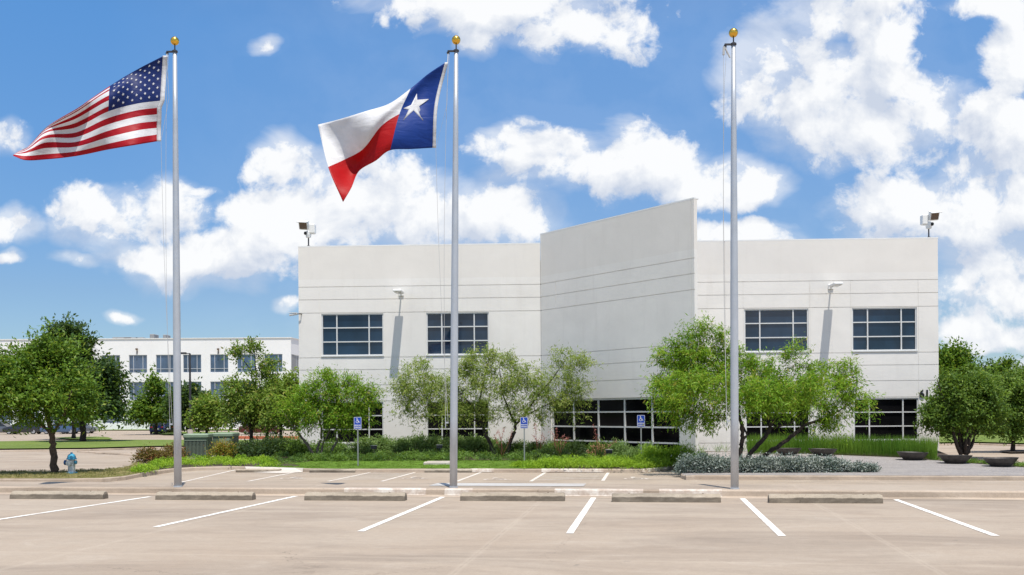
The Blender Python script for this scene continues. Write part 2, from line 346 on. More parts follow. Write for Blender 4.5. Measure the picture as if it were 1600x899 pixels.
# ------------------------------------------------------------------ mesh helpers
class MB:
    def __init__(s): s.v = []; s.f = []; s.m = []; s.mi = 0
    def add(s, vs, fs):
        k = len(s.v); s.v += [tuple(p) for p in vs]
        for f in fs: s.f.append([i+k for i in f]); s.m.append(s.mi)
    def box(s, c, sz, ax=None, bev=0.0):
        """c centre, sz full sizes, ax = (X,Y,Z) axes"""
        X, Y, Z = ax or (Vector((1,0,0)), Vector((0,1,0)), Vector((0,0,1)))
        c = Vector(c); hx, hy, hz = sz[0]/2, sz[1]/2, sz[2]/2
        if not bev:
            vs = [c+X*(a*hx)+Y*(b*hy)+Z*(d*hz) for d in (-1,1) for a, b in ((-1,-1),(1,-1),(1,1),(-1,1))]
            s.add(vs, [(3,2,1,0),(4,5,6,7),(0,1,5,4),(1,2,6,5),(2,3,7,6),(3,0,4,7)])
        else:
            rings = []
            for (d, ins) in ((-hz, bev), (-hz+bev, 0), (hz-bev, 0), (hz, bev)):
                pts = []
                for a, b in ((-1,-1),(1,-1),(1,1),(-1,1)):
                    ax_, ay_ = hx-ins, hy-ins; cb = bev*0.7
                    c1 = (a*ax_, b*(ay_-cb)); c2 = (a*(ax_-cb), b*ay_)
                    pts += ([c1, c2] if a*b > 0 else [c2, c1])
                rings.append([c+X*p[0]+Y*p[1]+Z*d for p in pts])
            n = 8; vs = sum(rings, []); fs = [tuple(range(n))[::-1], tuple(range(3*n, 4*n))]
            for k in range(3):
                for i in range(n): fs.append((k*n+i, k*n+(i+1)%n, (k+1)*n+(i+1)%n, (k+1)*n+i))
            s.add(vs, fs)
    def tube(s, pts, rad, n=8, cap=True):
        pts = [Vector(p) for p in pts]
        if not hasattr(rad, '__len__'): rad = [rad]*len(pts)
        rings = []; up = Vector((0.13, 0.21, 0.97))
        for i, p in enumerate(pts):
            d = (pts[min(i+1, len(pts)-1)]-pts[max(i-1, 0)])
            if d.length < 1e-9: d = Vector((0,0,1))
            d.normalize()
            a = d.cross(up if abs(d.dot(up)) < 0.97 else Vector((1,0,0))); a.normalize(); b = d.cross(a)
            rings += [p+(a*math.cos(2*math.pi*k/n)+b*math.sin(2*math.pi*k/n))*rad[i] for k in range(n)]
        fs = []
        for i in range(len(pts)-1):
            for k in range(n): fs.append((i*n+k, i*n+(k+1)%n, (i+1)*n+(k+1)%n, (i+1)*n+k))
        if cap: fs.append(tuple(range(n))[::-1]); fs.append(tuple((len(pts)-1)*n+k for k in range(n)))
        s.add(rings, fs)
    def lathe(s, prof, n=20, c=(0,0,0), ax=None):
        X, Y, Z = ax or (Vector((1,0,0)), Vector((0,1,0)), Vector((0,0,1))); c = Vector(c)
        vs = []
        for r, z in prof: vs += [c+X*(r*math.cos(2*math.pi*k/n))+Y*(r*math.sin(2*math.pi*k/n))+Z*z for k in range(n)]
        fs = []
        for i in range(len(prof)-1):
            for k in range(n): fs.append((i*n+k, i*n+(k+1)%n, (i+1)*n+(k+1)%n, (i+1)*n+k))
        if prof[0][0] > 1e-6: fs.append(tuple(range(n))[::-1])
        if prof[-1][0] > 1e-6: fs.append(tuple((len(prof)-1)*n+k for k in range(n)))
        s.add(vs, fs)
    def prism(s, poly, O, X, Y, N, th):
        """poly in (X,Y) plane extruded along N by th"""
        n = len(poly); O = Vector(O)
        a = [O+X*p[0]+Y*p[1] for p in poly]; b = [q+N*th for q in a]
        s.add(a+b, [tuple(range(n))[::-1], tuple(range(n, 2*n))]+[(i, (i+1)%n, n+(i+1)%n, n+i) for i in range(n)])
    def build(s, name, mats, parent=None, origin=None, smooth=False):
        off = Vector(parent.location) if (parent and origin is None) else (Vector(origin) if origin is not None else Vector((0,0,0)))
        me = bpy.data.meshes.new(name)
        me.from_pydata([(p[0]-off.x, p[1]-off.y, p[2]-off.z) for p in s.v], [], s.f)
        if isinstance(mats, str): mats = [mats]
        for m in mats: me.materials.append(MATS[m])
        if len(mats) > 1: me.polygons.foreach_set('material_index', s.m)
        if smooth: me.polygons.foreach_set('use_smooth', [True]*len(s.f))
        me.update()
        o = bpy.data.objects.new(name, me); COL.objects.link(o)
        if parent: o.parent = parent
        elif origin is not None: o.location = off
        return o
def tag(o, label=None, cat=None, group=None, kind=None):
    if label: o['label'] = label
    if cat: o['category'] = cat
    if group: o['group'] = group
    if kind: o['kind'] = kind
    return o
def thing(name, label, cat, loc=(0,0,0), group=None):
    o = bpy.data.objects.new(name, None); COL.objects.link(o); o.location = loc; o.empty_display_size = 0.2
    return tag(o, label, cat, group)
def kids(o): return [c for c in COL.objects if c.parent == o]
def dup(root, loc, rz, label):
    r = root.copy(); COL.objects.link(r); r.location = loc; r.rotation_euler = (0, 0, rz); r['label'] = label
    for ch in kids(root):
        c = ch.copy(); COL.objects.link(c); c.parent = r
        for gch in kids(ch):
            d = gch.copy(); COL.objects.link(d); d.parent = c
    return r
def structure(o): o['kind'] = 'structure'; return o
def ip(x, xs, ys):
    return float(np.interp(x, xs, ys))

# ------------------------------------------------------------------ ground, lots, kerbs
def sheet_st(name, prof, s0, s1, m, ns=2):
    """profile of (t, z) swept along s"""
    b = MB(); ss = np.linspace(s0, s1, ns)
    for s_ in ss:
        for t, z in prof: b.v.append(tuple(ST(s_, t, z)))
    k = len(prof)
    for i in range(ns-1):
        for j in range(k-1): b.f.append((i*k+j, (i+1)*k+j, (i+1)*k+j+1, i*k+j+1)); b.m.append(0)
    return structure(b.build(name, m))
sheet_st('parking_lot', [(-40, 0), (10, 0), (T0, 0), (T1, FAR), (120, FAR), (260, FAR)], -400, 400, 'lot_concrete')
sheet_st('ground', [(-3000, -0.3), (-39, -0.05)], -3000, 3000, 'far_lawn')
sheet_st('far_ground', [(150, FAR-0.02), (500, FAR-0.02), (4000, FAR-0.02)], -4000, 4000, 'far_lawn')
for o_, (sa, sb) in (('side_ground', (-4000, -398)), ('side_ground', (398, 4000))):
    sheet_st(o_, [(-40, -0.05), (T0, -0.05), (T1, FAR-0.05), (150, FAR-0.05)], sa, sb, 'far_lawn')
TK = 17.76
sheet_st('kerb_near', [(TK-0.30, 0.004), (TK-0.02, 0.010), (TK, 0.02), (TK+0.015, 0.11), (TK+0.04, 0.13), (TK+0.16, 0.133)], -60, 60, 'kerb_concrete')
sheet_st('median_island', [(TK+0.16, 0.131), (T0-0.25, 0.12), (T0-0.12, 0.10), (T0+0.5, -0.04)], -60, 60, 'lot_concrete')
# pale curb-ramp slab and worn white paint on the kerb
def st_px(u, v, z=0.13): p = GP(u, v, z); return toST(p.x, p.y)
for (ua, ub, ta, tb, dz, m) in ((668, 912, TK+0.75, T0-0.26, 0.134, 'pale_concrete'),):
    sa, sb = st_px(ua, 760)[0], st_px(ub, 760)[0]
    sheet_st('ramp_slab', [(ta, dz), (tb, 0.126)], sa, sb, 'slab_concrete')
for ua, ub in ((528, 660), (690, 735), (865, 1005), (1030, 1128)):
    sa, sb = st_px(ua, 766)[0], st_px(ub, 766)[0]
    sheet_st('kerb_paint', [(TK-0.024, 0.014), (TK-0.004, 0.024), (TK+0.011, 0.114), (TK+0.038, 0.134), (TK+0.16, 0.137)], sa, sb, 'faded_paint')

# front outline of the planted ground (photo bearings on the -0.63 level)
FU = [-260, 0, 100, 160, 195, 215, 240, 270, 310, 360, 420, 480, 530, 700, 900, 1010, 1035, 1056, 1062, 1064, 1072]
FV = [751, 749, 749, 748, 745, 741, 737, 733, 730.5, 729.5, 731, 733, 733.6, 733.4, 733.6, 733.8, 731, 728, 732, 742, 744.4]
def front_pt(u):
    if u <= 1072: return GP(u, ip(u, FU, FV), -0.63)
    k = (u-CU)/F  # straight kerb, parallel to the bays' row
    D = 33.45/(1+k*0.1423); return Vector((k*D, D, -0.63))
BU = [-260, 0, 90, 185, 200, 215, 230, 260, 300, 350, 380, 430, 462]
BV = [738, 737.5, 737, 733, 729, 722, 711, 703, 701, 699, 693, 690, 690]
def back_pt(u):
    if u < 462: return GP(u, ip(u, BU, BV), -0.63)
    if u < 1478: k = (u-CU)/F; D = 49.9/(1+k*0.04); return Vector((k*D, D, -0.3))
    return GP(u, ip(u, [1478, 1540, 1600, 1700, 1900], [716, 722, 727, 735, 741]), -0.63)
def sheet_u(name, us, fa, fb, m, dz=0.0, rows=8, kind='structure', ext=True):
    b = MB()
    for u in us:
        p, q = fa(u), fb(u)
        for j in range(rows+1):
            w = p.lerp(q, j/rows); b.v.append((w.x, w.y, zbed(w.x, w.y)+dz))
    k = rows+1
    for i in range(len(us)-1):
        for j in range(rows): b.f.append((i*k+j, (i+1)*k+j, (i+1)*k+j+1, i*k+j+1)); b.m.append(0)
    o = b.build(name, m); o['kind'] = kind; return o
def off_front(u, d):
    p = front_pt(u); v = Vector((p.x, p.y, 0)).normalized()*d; return p+v
us_all = list(np.arange(-260, 1056, 12))+[1056, 1060, 1062, 1063, 1064, 1066, 1069, 1072]+list(np.arange(1085, 1960, 25))
sheet_u('planting_bed', us_all, lambda u: off_front(u, 0.14), back_pt, 'soil', 0.0, 10)
# kerb following that outline
def kerb(name, pts, zt, zb, w=0.16, m='kerb_concrete'):
    b = MB(); n = len(pts)
    for i, p in enumerate(pts):
        d = (pts[min(i+1, n-1)]-pts[max(i-1, 0)]); d.z = 0; d.normalize(); nn = Vector((-d.y, d.x, 0))
        for off, z in ((-0.02, zb), (0.0, zt-0.03), (0.03, zt), (w, zt), (w+0.001, zb)):
            q = p+nn*off; b.v.append((q.x, q.y, z))
    for i in range(n-1):
        for j in range(4): b.f.append((i*5+j, (i+1)*5+j, (i+1)*5+j+1, i*5+j+1)); b.m.append(0)
    b.f.append((0,1,2,3,4)); b.m.append(0)
    return structure(b.build(name, m))
us_k = [u for u in us_all]
kerb('kerb_far', [front_pt(u) for u in us_k], -0.615, FAR-0.02)
bp = [back_pt(u)+Vector((0, 0, 0)) for u in list(np.arange(-260, 185, 20))+[185, 192, 200, 207, 215, 222, 230, 245, 260]]
kerb('kerb_back', bp[::-1], -0.615, FAR-0.02)
# pale curb ramp in the far lot
b = MB(); ur = np.linspace(383, 474, 8)
for i, u in enumerate(ur):
    p = front_pt(u); out = 0.05+1.15*min(1, min(i, 7-i)/1.5)
    b.v += [(p.x, p.y+0.10, -0.608), (p.x, p.y-0.03, -0.612), (p.x, p.y-0.03-out, FAR+0.012)]
for i in range(7):
    for j in range(2): b.f.append((i*3+j, i*3+3+j, i*3+4+j, i*3+1+j)); b.m.append(0)
structure(b.build('curb_ramp', 'pale_concrete'))
for ua, ub in ((735, 772), (846, 943), (1002, 1056)):
    b = MB(); L = [front_pt(u) for u in np.linspace(ua, ub, 6)]
    for p in L: b.v += [(p.x, p.y-0.024, FAR+0.03), (p.x, p.y-0.006, -0.64), (p.x, p.y+0.03, -0.611), (p.x, p.y+0.15, -0.611)]
    for i in range(5):
        for j in range(3): b.f.append((i*4+j, i*4+4+j, i*4+5+j, i*4+1+j)); b.m.append(0)
    structure(b.build('kerb_paint', 'faded_paint'))
# lawns and gravel
sheet_u('lawn', list(np.arange(395, 872, 12)), lambda u: off_front(u, 0.15),
        lambda u: off_front(u, ip(u, [395, 440, 500, 800, 860, 872], [0.4, 2.6, 4.6, 4.4, 1.5, 0.4])), 'lawn', 0.02, 6)
sheet_u('grass_strip', list(np.arange(-260, 222, 10)), lambda u: off_front(u, 0.15),
        lambda u: back_pt(u).lerp(off_front(u, 0.15), 0.03), 'dry_lawn', 0.02, 5)
def grav_back(u):
    if u < 1478: p = HIT(u, ip(u, [1063, 1160, 1230, 1400, 1478], [708, 706, 709, 715.5, 721.5]), zbed); return p
    return HIT(u, ip(u, [1478, 1600, 1700, 1960], [722, 731.5, 738, 744]), zbed)
sheet_u('gravel_path', [1066, 1072]+list(np.arange(1085, 1700, 20))+[1700], lambda u: off_front(u, 0.15), grav_back, 'gravel', 0.02, 8)
def flat_sheet(name, top, bot, z, m, dz=0.02):
    """polygon from photo bearings on level z; top/bot lists of (u,v)"""
    b = MB(); us = sorted(set([p[0] for p in top]+[p[0] for p in bot]))
    for u in us:
        for L in (bot, top):
            p = GP(u, ip(u, [q[0] for q in L], [q[1] for q in L]), z); b.v.append((p.x, p.y, z+dz))
    for i in range(len(us)-1): b.f.append((2*i, 2*i+2, 2*i+3, 2*i+1)); b.m.append(0)
    return structure(b.build(name, m))
flat_sheet('far_grass_band', [(-300, 693), (0, 691.5), (150, 689), (300, 689), (480, 690)], [(-300, 706), (0, 703.5), (140, 702), (240, 699), (480, 698)], FAR, 'far_lawn', 0.10)
kerb('kerb_band', [GP(u, v, FAR+0.1) for u, v in ((-300, 706.3), (0, 703.8), (140, 702.3), (240, 699.3), (480, 698.3))], FAR+0.11, FAR-0.02)
kerb('kerb_gutter', [GP(u, v, FAR+0.08) for u, v in ((120, 705), (160, 707.5), (200, 710), (236, 712.5))], FAR+0.09, FAR-0.02, 0.3)
flat_sheet('tree_island', [(84, 686), (110, 684.5), (150, 684), (168, 685), (176, 687.5)], [(84, 687), (110, 688), (150, 688.5), (168, 688.5), (176, 688)], FAR, 'far_lawn', 0.12)
flat_sheet('tree_island', [(238, 677.5), (260, 676), (340, 676.5), (372, 677)], [(238, 679), (260, 680.5), (340, 680.5), (372, 679.5)], FAR, 'far_lawn', 0.12)
flat_sheet('far_verge', [(-400, 672), (150, 671.4), (480, 672)], [(-400, 675), (60, 674.5), (140, 675), (150, 673.2), (480, 673.4)], FAR, 'far_lawn', 0.10)
flat_sheet('right_verge', [(1430, 682), (1700, 681)], [(1430, 694), (1530, 693), (1600, 695), (1700, 697)], FAR, 'far_lawn', 0.10)
kerb('kerb_right', [GP(u, v, FAR+0.1) for u, v in ((1430, 694.3), (1530, 693.3), (1600, 695.3), (1700, 697.3))], FAR+0.11, FAR-0.02)
kerb('red_kerb_strip', [GP(u, v, FAR+0.15) for u, v in ((352, 683.5), (400, 683.7), (480, 684.0))], FAR+0.26, FAR-0.02, 0.5, 'red_kerb')
flat_sheet('dirt_ring', [(1562, 706.5), (1580, 705), (1610, 705.5)], [(1562, 708), (1580, 709.5), (1610, 709)], FAR, 'soil', 0.08)

# painted bay lines
def line_st(name, s, ta, tb, w, zf, m='road_paint', skew=0.0):
    b = MB(); n = 6
    for i in range(n+1):
        t = ta+(tb-ta)*i/n; ss = s+skew*(t-ta)
        for q in (-w/2, w/2):
            p = ST(ss+q, t); b.v.append((p.x, p.y, zf(p.x, p.y)+0.005))
    for i in range(n): b.f.append((2*i, 2*i+1, 2*i+3, 2*i+2)); b.m.append(0)
    return structure(b.build(name, m))
near_lines = [((0, 812), (235, 776.5)), ((243, 824), (470, 774)), ((563, 831), (697, 775)), ((890, 834), (929, 776)), ((1222, 838), (1158, 777.5)), ((1556, 838), (1391, 778))]
for (a, c) in near_lines:
    p, q = GP(*a, 0), GP(*c, 0); d = (q-p).normalized()
    if a[0] == 0: p = p-d*1.2
    nn = Vector((d.y, -d.x, 0))*0.048
    b = MB(); b.add([(w.x, w.y, 0.005) for w in (p-nn, p+nn, q+nn, q-nn)], [(0, 1, 2, 3)]); structure(b.build('bay_line', 'road_paint'))
# next bays beyond the frame
far_lines = [((270, 757), (372, 733.6)), ((395, 751), (468, 737)), ((520, 751), (592, 735.8)), ((602, 751), (660, 735.6)), ((718, 751), (762, 734.6)), ((832, 751), (858, 735)), ((943, 750), (953, 735))]
flp = []
for (a, c) in far_lines:
    p, q = GP(*a, FAR), GP(*c, FAR); d = (q-p).normalized(); p = p-d*0.5
    flp.append((p, q)); nn = Vector((d.y, -d.x, 0))*0.06
    b = MB(); b.add([(w.x, w.y, FAR+0.006) for w in (p-nn, p+nn, q+nn, q-nn)], [(0, 1, 2, 3)]); structure(b.build('bay_line', 'far_paint'))
def hatch(i, j):
    (p0, q0), (p1, q1) = flp[i], flp[j]
    b = MB()
    for k in range(7):
        f0 = 0.12+k*0.125; f1 = min(0.98, f0+0.11)
        a = p0.lerp(q0, f0); c = p1.lerp(q1, f1); d = (c-a).normalized(); a = a+d*0.1; c = c-d*0.1; nn = Vector((d.y, -d.x, 0))*0.045
        b.add([(w.x, w.y, FAR+0.006) for w in (a-nn, a+nn, c+nn, c-nn)], [(3, 2, 1, 0)])
    structure(b.build('hatch_marking', 'far_paint'))
hatch(2, 3); hatch(5, 6)
def ring_pts(cx, cy, r0, r1, a0, a1, n):
    vs, fs = [], []
    for i in range(n+1):
        a = a0+(a1-a0)*i/n; vs += [(cx+r0*math.cos(a), cy+r0*math.sin(a)), (cx+r1*math.cos(a), cy+r1*math.sin(a))]
    for i in range(n): fs.append((2*i, 2*i+1, 2*i+3, 2*i+2))
    return vs, fs
def wheelchair2d():
    """list of (verts2d, faces) in a 1x1 box"""
    out = [ring_pts(0.44, 0.30, 0.20, 0.27, R(130), R(400), 16)]
    vs, fs = [(0.40, 0.92)], []
    for i in range(12): vs.append((0.40+0.085*math.cos(i*math.pi/6), 0.92+0.085*math.sin(i*math.pi/6)))
    for i in range(12): fs.append((0, 1+i, 1+(i+1) % 12))
    out.append((vs, fs))
    def bar(x0, y0, x1, y1, w):
        d = Vector((x1-x0, y1-y0)).normalized(); n = Vector((-d.y, d.x))*w/2
        out.append(([(x0+n.x, y0+n.y), (x0-n.x, y0-n.y), (x1-n.x, y1-n.y), (x1+n.x, y1+n.y)], [(0, 1, 2, 3)]))
    bar(0.40, 0.80, 0.43, 0.42, 0.11); bar(0.41, 0.64, 0.66, 0.64, 0.07); bar(0.43, 0.45, 0.72, 0.45, 0.09); bar(0.70, 0.48, 0.82, 0.14, 0.09); bar(0.80, 0.14, 0.95, 0.18, 0.07)
    return out
for (u, v) in ((648, 747.0), (776, 748.8), (994, 747.5), (460, 747)):
    c = GP(u, v, FAR); s0, t0 = toST(c.x, c.y); b = MB()
    for vs, fs in wheelchair2d():
        b.add([ST(s0+(x-0.5)*1.3, t0+(y-0.5)*1.3, FAR+0.006) for x, y in vs], fs)
    structure(b.build('pavement_symbol', 'faded_paint'))

# ------------------------------------------------------------------ facade tool
class Plane:
    """vertical wall plane through A (left) and B (right) as seen from outside"""
    def __init__(s, A, B):
        s.A = Vector((A[0], A[1], 0)); d = Vector((B[0]-A[0], B[1]-A[1], 0)); s.L = d.length
        s.X = d.normalized(); s.N = Vector((s.X.y, -s.X.x, 0)); s.Z = Vector((0, 0, 1))
        if s.N.y > 0: s.N = -s.N
    def pt(s, p, z, out=0.0): return s.A+s.X*p+s.N*out+Vector((0, 0, z))
    def hit(s, u, v):
        r = W(u, v, 1.0)-Vector((0, 0, CH)); o = Vector((0, 0, CH))
        k = (s.A-Vector((0, 0, 0))).dot(s.N)/r.dot(s.N)
        w = o+r*k; return ((w-s.A).dot(s.X), w.z)
def relief(b, pl, ps, zs, depth):
    """height-field wall: cells between sorted ps and zs, depth(pc, zc) -> outward offset or None (opening)"""
    np_, nz = len(ps)-1, len(zs)-1
    D = [[depth((ps[i]+ps[i+1])/2, (zs[j]+zs[j+1])/2) for j in range(nz)] for i in range(np_)]
    BK = -0.20
    def e(i, j):
        if 0 <= i < np_ and 0 <= j < nz: return BK if D[i][j] is None else D[i][j]
        return BK
    for i in range(np_):
        for j in range(nz):
            d = D[i][j]
            if d is None: continue
            p0, p1, z0, z1 = ps[i], ps[i+1], zs[j], zs[j+1]
            b.add([pl.pt(p0, z0, d), pl.pt(p1, z0, d), pl.pt(p1, z1, d), pl.pt(p0, z1, d)], [(0, 1, 2, 3)])
            for (ii, jj, q) in ((i-1, j, ((p0, z0), (p0, z1))), (i+1, j, ((p1, z1), (p1, z0))), (i, j-1, ((p1, z0), (p0, z0))), (i, j+1, ((p0, z1), (p1, z1)))):
                o_ = e(ii, jj)
                if o_ < d-1e-6:
                    (pa, za), (pb, zb) = q
                    b.add([pl.pt(pa, za, d), pl.pt(pb, zb, d), pl.pt(pb, zb, o_), pl.pt(pa, za, o_)], [(0, 1, 2, 3)])
JW = 0.035
def wall_panels(pl, p0, p1, z0, z1, hj, vj, opens, shallow=()):
    """hj: z of horizontal joints; vj: (p, za, zb) vertical joints; opens: (p0,p1,z0,z1)"""
    ps = {p0, p1}; zs = {z0, z1}
    for z in hj: zs |= {z-JW/2, z+JW/2}
    for (p, za, zb) in vj: ps |= {p-JW/2.6, p+JW/2.6}; zs |= {za, zb}
    for (a, c, d, e_) in opens: ps |= {a, c}; zs |= {d, e_}
    ps = sorted(q for q in ps if p0-1e-6 <= q <= p1+1e-6); zs = sorted(q for q in zs if z0-1e-6 <= q <= z1+1e-6)
    def depth(p, z):
        for (a, c, d, e_) in opens:
            if a < p < c and d < z < e_: return None
        for zj in hj:
            if abs(z-zj) < JW/2: return -0.03
        for (q, za, zb) in vj:
            if abs(p-q) < JW/2.6 and za < z < zb: return -0.015
        return 0.0
    b = MB(); relief(b, pl, ps, zs, depth); return b
def window_part(root, pl, a, c, d, e_, cols, rows, gm, fw=0.06, rec=-0.11, sill=True, name='window', pane=True, fm='mullion', mw=None):
    """frame mesh as the window part, pane as its sub-part"""
    mw = mw or fw
    b = MB(); ax = (pl.X, pl.N, pl.Z); pc = (a+c)/2; zc = (d+e_)/2
    for z in (d+fw/2, e_-fw/2): b.box(pl.pt(pc, z, rec+0.02), (c-a, 0.10, fw), ax)
    for p in (a+fw/2, c-fw/2): b.box(pl.pt(p, zc, rec+0.02), (fw, 0.10, e_-d-2*fw), ax)
    for f in cols: b.box(pl.pt(a+(c-a)*f, zc, rec+0.018), (mw, 0.085, e_-d-2*fw), ax)
    for f in rows: b.box(pl.pt(pc, d+(e_-d)*f, rec+0.014), (c-a-2*fw, 0.07, mw*0.9), ax)
    if sill: b.box(pl.pt(pc, d-0.02, -0.045), (c-a+0.04, 0.17, 0.05), ax)
    w = b.build(name, fm, root)
    if pane:
        b = MB(); b.box(pl.pt(pc, zc, rec-0.02), (c-a-0.02, 0.02, e_-d-0.02), ax)
        o = b.build('pane', gm, w, origin=root.location); 
    return w

# ------------------------------------------------------------------ main office building
A = W(468, 690, 49.3); B_ = W(1467.5, 690, 48.0)
FW = Plane(A, B_); LW = FW.L
ZB, ZT = -0.9, 10.12
office = thing('office_building', 'two-storey pale painted concrete office with a slanted taller entrance wall and banded square windows', 'building', (A.x, A.y, -0.4))
pC, _ = FW.hit(845.5, 600); pE, _ = FW.hit(1060, 600)
hjv = [447.5, 467.5, 488.0, 558.2, 577.5, 601.5, 627.0, 694.5]
hj = [FW.hit(600, v)[1] for v in hjv]
def HU(u, v=550): return FW.hit(u, v)[0]
winpx = [(502, 599.5, 490, 556.5, 0), (666.5, 763.5, 488.3, 555, 0), (1163.3, 1263, 483, 549.2, 0), (1331.5, 1432.5, 481.2, 548, 0),
         (502, 599.5, 628.3, 692.8, 1), (667, 764, 628, 692.2, 1), (1165, 1265.5, 623.5, 688.6, 1), (1334.5, 1435, 622, 687.8, 1)]
zup = [np.mean([FW.hit((w[0]+w[1])/2, w[3])[1] for w in winpx[:4]]), np.mean([FW.hit((w[0]+w[1])/2, w[2])[1] for w in winpx[:4]])]
zlo = [np.mean([FW.hit((w[0]+w[1])/2, w[3])[1] for w in winpx[4:]]), np.mean([FW.hit((w[0]+w[1])/2, w[2])[1] for w in winpx[4:]])]
opens = []
for i, w in enumerate(winpx):
    z = zlo if w[4] else zup; pm = HU((w[0]+w[1])/2, (w[2]+w[3])/2); ww = 3.20
    opens.append((pm-ww/2, pm+ww/2, float(z[0]), float(z[1])))
hj[2] = float(zup[1])+0.045; hj[3] = float(zup[0])-0.09; hj[6] = float(zlo[1])+0.05; hj[7] = float(zlo[0])-0.10
L_op = [o_ for o_ in opens if o_[1] < pC]; R_op = [o_ for o_ in opens if o_[0] > pC]
vjL = [(HU(u, 500), ZB, hj[0]) for u in (499.5, 601.5, 664.3, 766)]+[(HU(791.5, 500), ZB, ZT), (HU(814, 500), ZB, hj[0])]
vjR = [(HU(u, 500), ZB, hj[0]) for u in (1161, 1265.3, 1329.3, 1434.6)]+[(HU(1133, 500), ZB, ZT), (HU(1141, 500), ZB, hj[0])]
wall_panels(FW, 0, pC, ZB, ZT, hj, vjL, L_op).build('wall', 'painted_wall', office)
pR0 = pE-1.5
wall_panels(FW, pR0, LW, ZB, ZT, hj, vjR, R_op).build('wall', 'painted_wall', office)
# the building's volume behind: dark core, side and back walls, roof
b = MB(); dep = 30
cc = [FW.pt(0.0, 0, -0.2), FW.pt(LW, 0, -0.2), FW.pt(LW, 0, -dep), FW.pt(0, 0, -dep)]
for i, (q, w) in enumerate(((1, 2), (2, 3), (3, 0))):
    p, r = cc[q], cc[w]; b.add([(p.x, p.y, ZB), (r.x, r.y, ZB), (r.x, r.y, ZT), (p.x, p.y, ZT)], [(0, 1, 2, 3)])
b.build('wall', 'painted_wall', office)
b = MB(); i1, i2, i3, i4 = FW.pt(0.1, 0, -0.26), FW.pt(LW-0.1, 0, -0.26), FW.pt(LW-0.1, 0, -dep+.2), FW.pt(0.1, 0, -dep+.2)
b.add([(p.x, p.y, ZT-0.8) for p in (i1, i2, i3, i4)], [(0, 1, 2, 3)])
b.add([(i1.x, i1.y, ZB), (i2.x, i2.y, ZB), (i2.x, i2.y, ZT-0.8), (i1.x, i1.y, ZT-0.8)], [(0, 1, 2, 3)])
b.build('roof', 'roof_grey', office)
b = MB(); ax = (FW.X, FW.N, FW.Z)
b.box(FW.pt(pC/2-0.01, ZT+0.03, -0.17), (pC, 0.345, 0.06), ax); b.box(FW.pt((pR0+LW)/2+0.02, ZT+0.03, -0.17), (LW-pR0+0.01, 0.345, 0.06), ax)
b.build('coping', 'white_metal', office)
for i, w in enumerate(winpx):
    a, c, d, e_ = opens[i]
    window_part(office, FW, a, c, d, e_, (0.245, 0.765), (1/3, 2/3), 'lower_glass' if w[4] else 'upper_glass')
# slanted entrance wall
C_ = FW.pt(pC, 0); Er = W(1086, 600, 40.7)
EW = Plane((C_.x, C_.y), (Er.x, Er.y)); LE = EW.L; ZE = 10.57
def EH(u, v): return EW.hit(u, v)
ehj = [EH(860, v)[1] for v in (443.0, 462.0, 484.5, 553.5)]+[]
ehj = [hj[0], hj[1], hj[2], hj[3], hj[4], hj[5]]
g0, g1 = EH(861, 650)[0], EH(1062, 650)[0]
gz1 = float(np.mean([EH(861, 627)[1], EH(1016, 617.5)[1]])); gz0 = -0.75
EDG = LE-0.17
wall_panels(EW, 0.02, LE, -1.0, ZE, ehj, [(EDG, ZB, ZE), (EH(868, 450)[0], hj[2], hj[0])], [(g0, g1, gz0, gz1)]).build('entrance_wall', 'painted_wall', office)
b = MB()
back = FW.pt(pE+0.25, 0, -0.1)  # the wall's return, running back to the wing
Ex, Ey = Er.x, Er.y
b.add([(Ex, Ey, -1.0), (Ex-0.55, 49.2, -1.0), (Ex-0.55, 49.2, ZE), (Ex, Ey, ZE)], [(0, 1, 2, 3)])
bi = EW.pt(0, 0, -0.2); bj = EW.pt(LE, 0, -0.2)
b.add([(bi.x, bi.y, ZE), (bj.x, bj.y, ZE), (Ex-0.55, 49.2, ZE)], [(0, 1, 2)])
b.add([(bi.x, bi.y+0.3, gz1+0.3), (bj.x-.3, bj.y+0.3, gz1+0.3), (Ex-0.85, 49.0, gz1+0.3)], [(0, 1, 2)])
b.build('return_wall', 'painted_wall', office)
b = MB(); b.box(EW.pt(LE/2, ZE+0.03, -0.15), (LE+0.01, 0.305, 0.06), (EW.X, EW.N, EW.Z)); b.build('coping', 'white_metal', office)
cols = [(EH(u, 650)[0]-g0)/(g1-g0) for u in (894.5, 933, 974, 1017)]
rows = [(EH(975, v)[1]-gz0)/(gz1-gz0) for v in (691, 667.5, 643.7)]
window_part(office, EW, g0, g1, gz0, gz1, cols, rows, 'lower_glass', fw=0.09, rec=-0.13, sill=False, name='entrance_glazing', mw=0.075)
# house number
def text_mesh(txt, size, ext, bold=0.0, align='LEFT'):
    cu = bpy.data.curves.new('digits', 'FONT'); cu.body = txt; cu.size = size; cu.extrude = ext; cu.offset = bold; cu.align_x = align; cu.resolution_u = 3
    o = bpy.data.objects.new('tmp', cu); COL.objects.link(o); dg = bpy.context.evaluated_depsgraph_get()
    me = bpy.data.meshes.new_from_object(o.evaluated_get(dg)); bpy.data.objects.remove(o); return me
me = text_mesh('61', 0.52, 0.02, 0.012); me.materials.append(MATS['black_paint'])
pn, zn = FW.hit(1436, 621)
o = bpy.data.objects.new('house_number', me); COL.objects.link(o); o.parent = office
M = Matrix.Identity(4)
for i in range(3): M[i][0] = FW.X[i]; M[i][1] = FW.Z[i]; M[i][2] = FW.N[i]; M[i][3] = (FW.pt(pn, zn, 0.03)-Vector(office.location))[i]
o.matrix_local = M

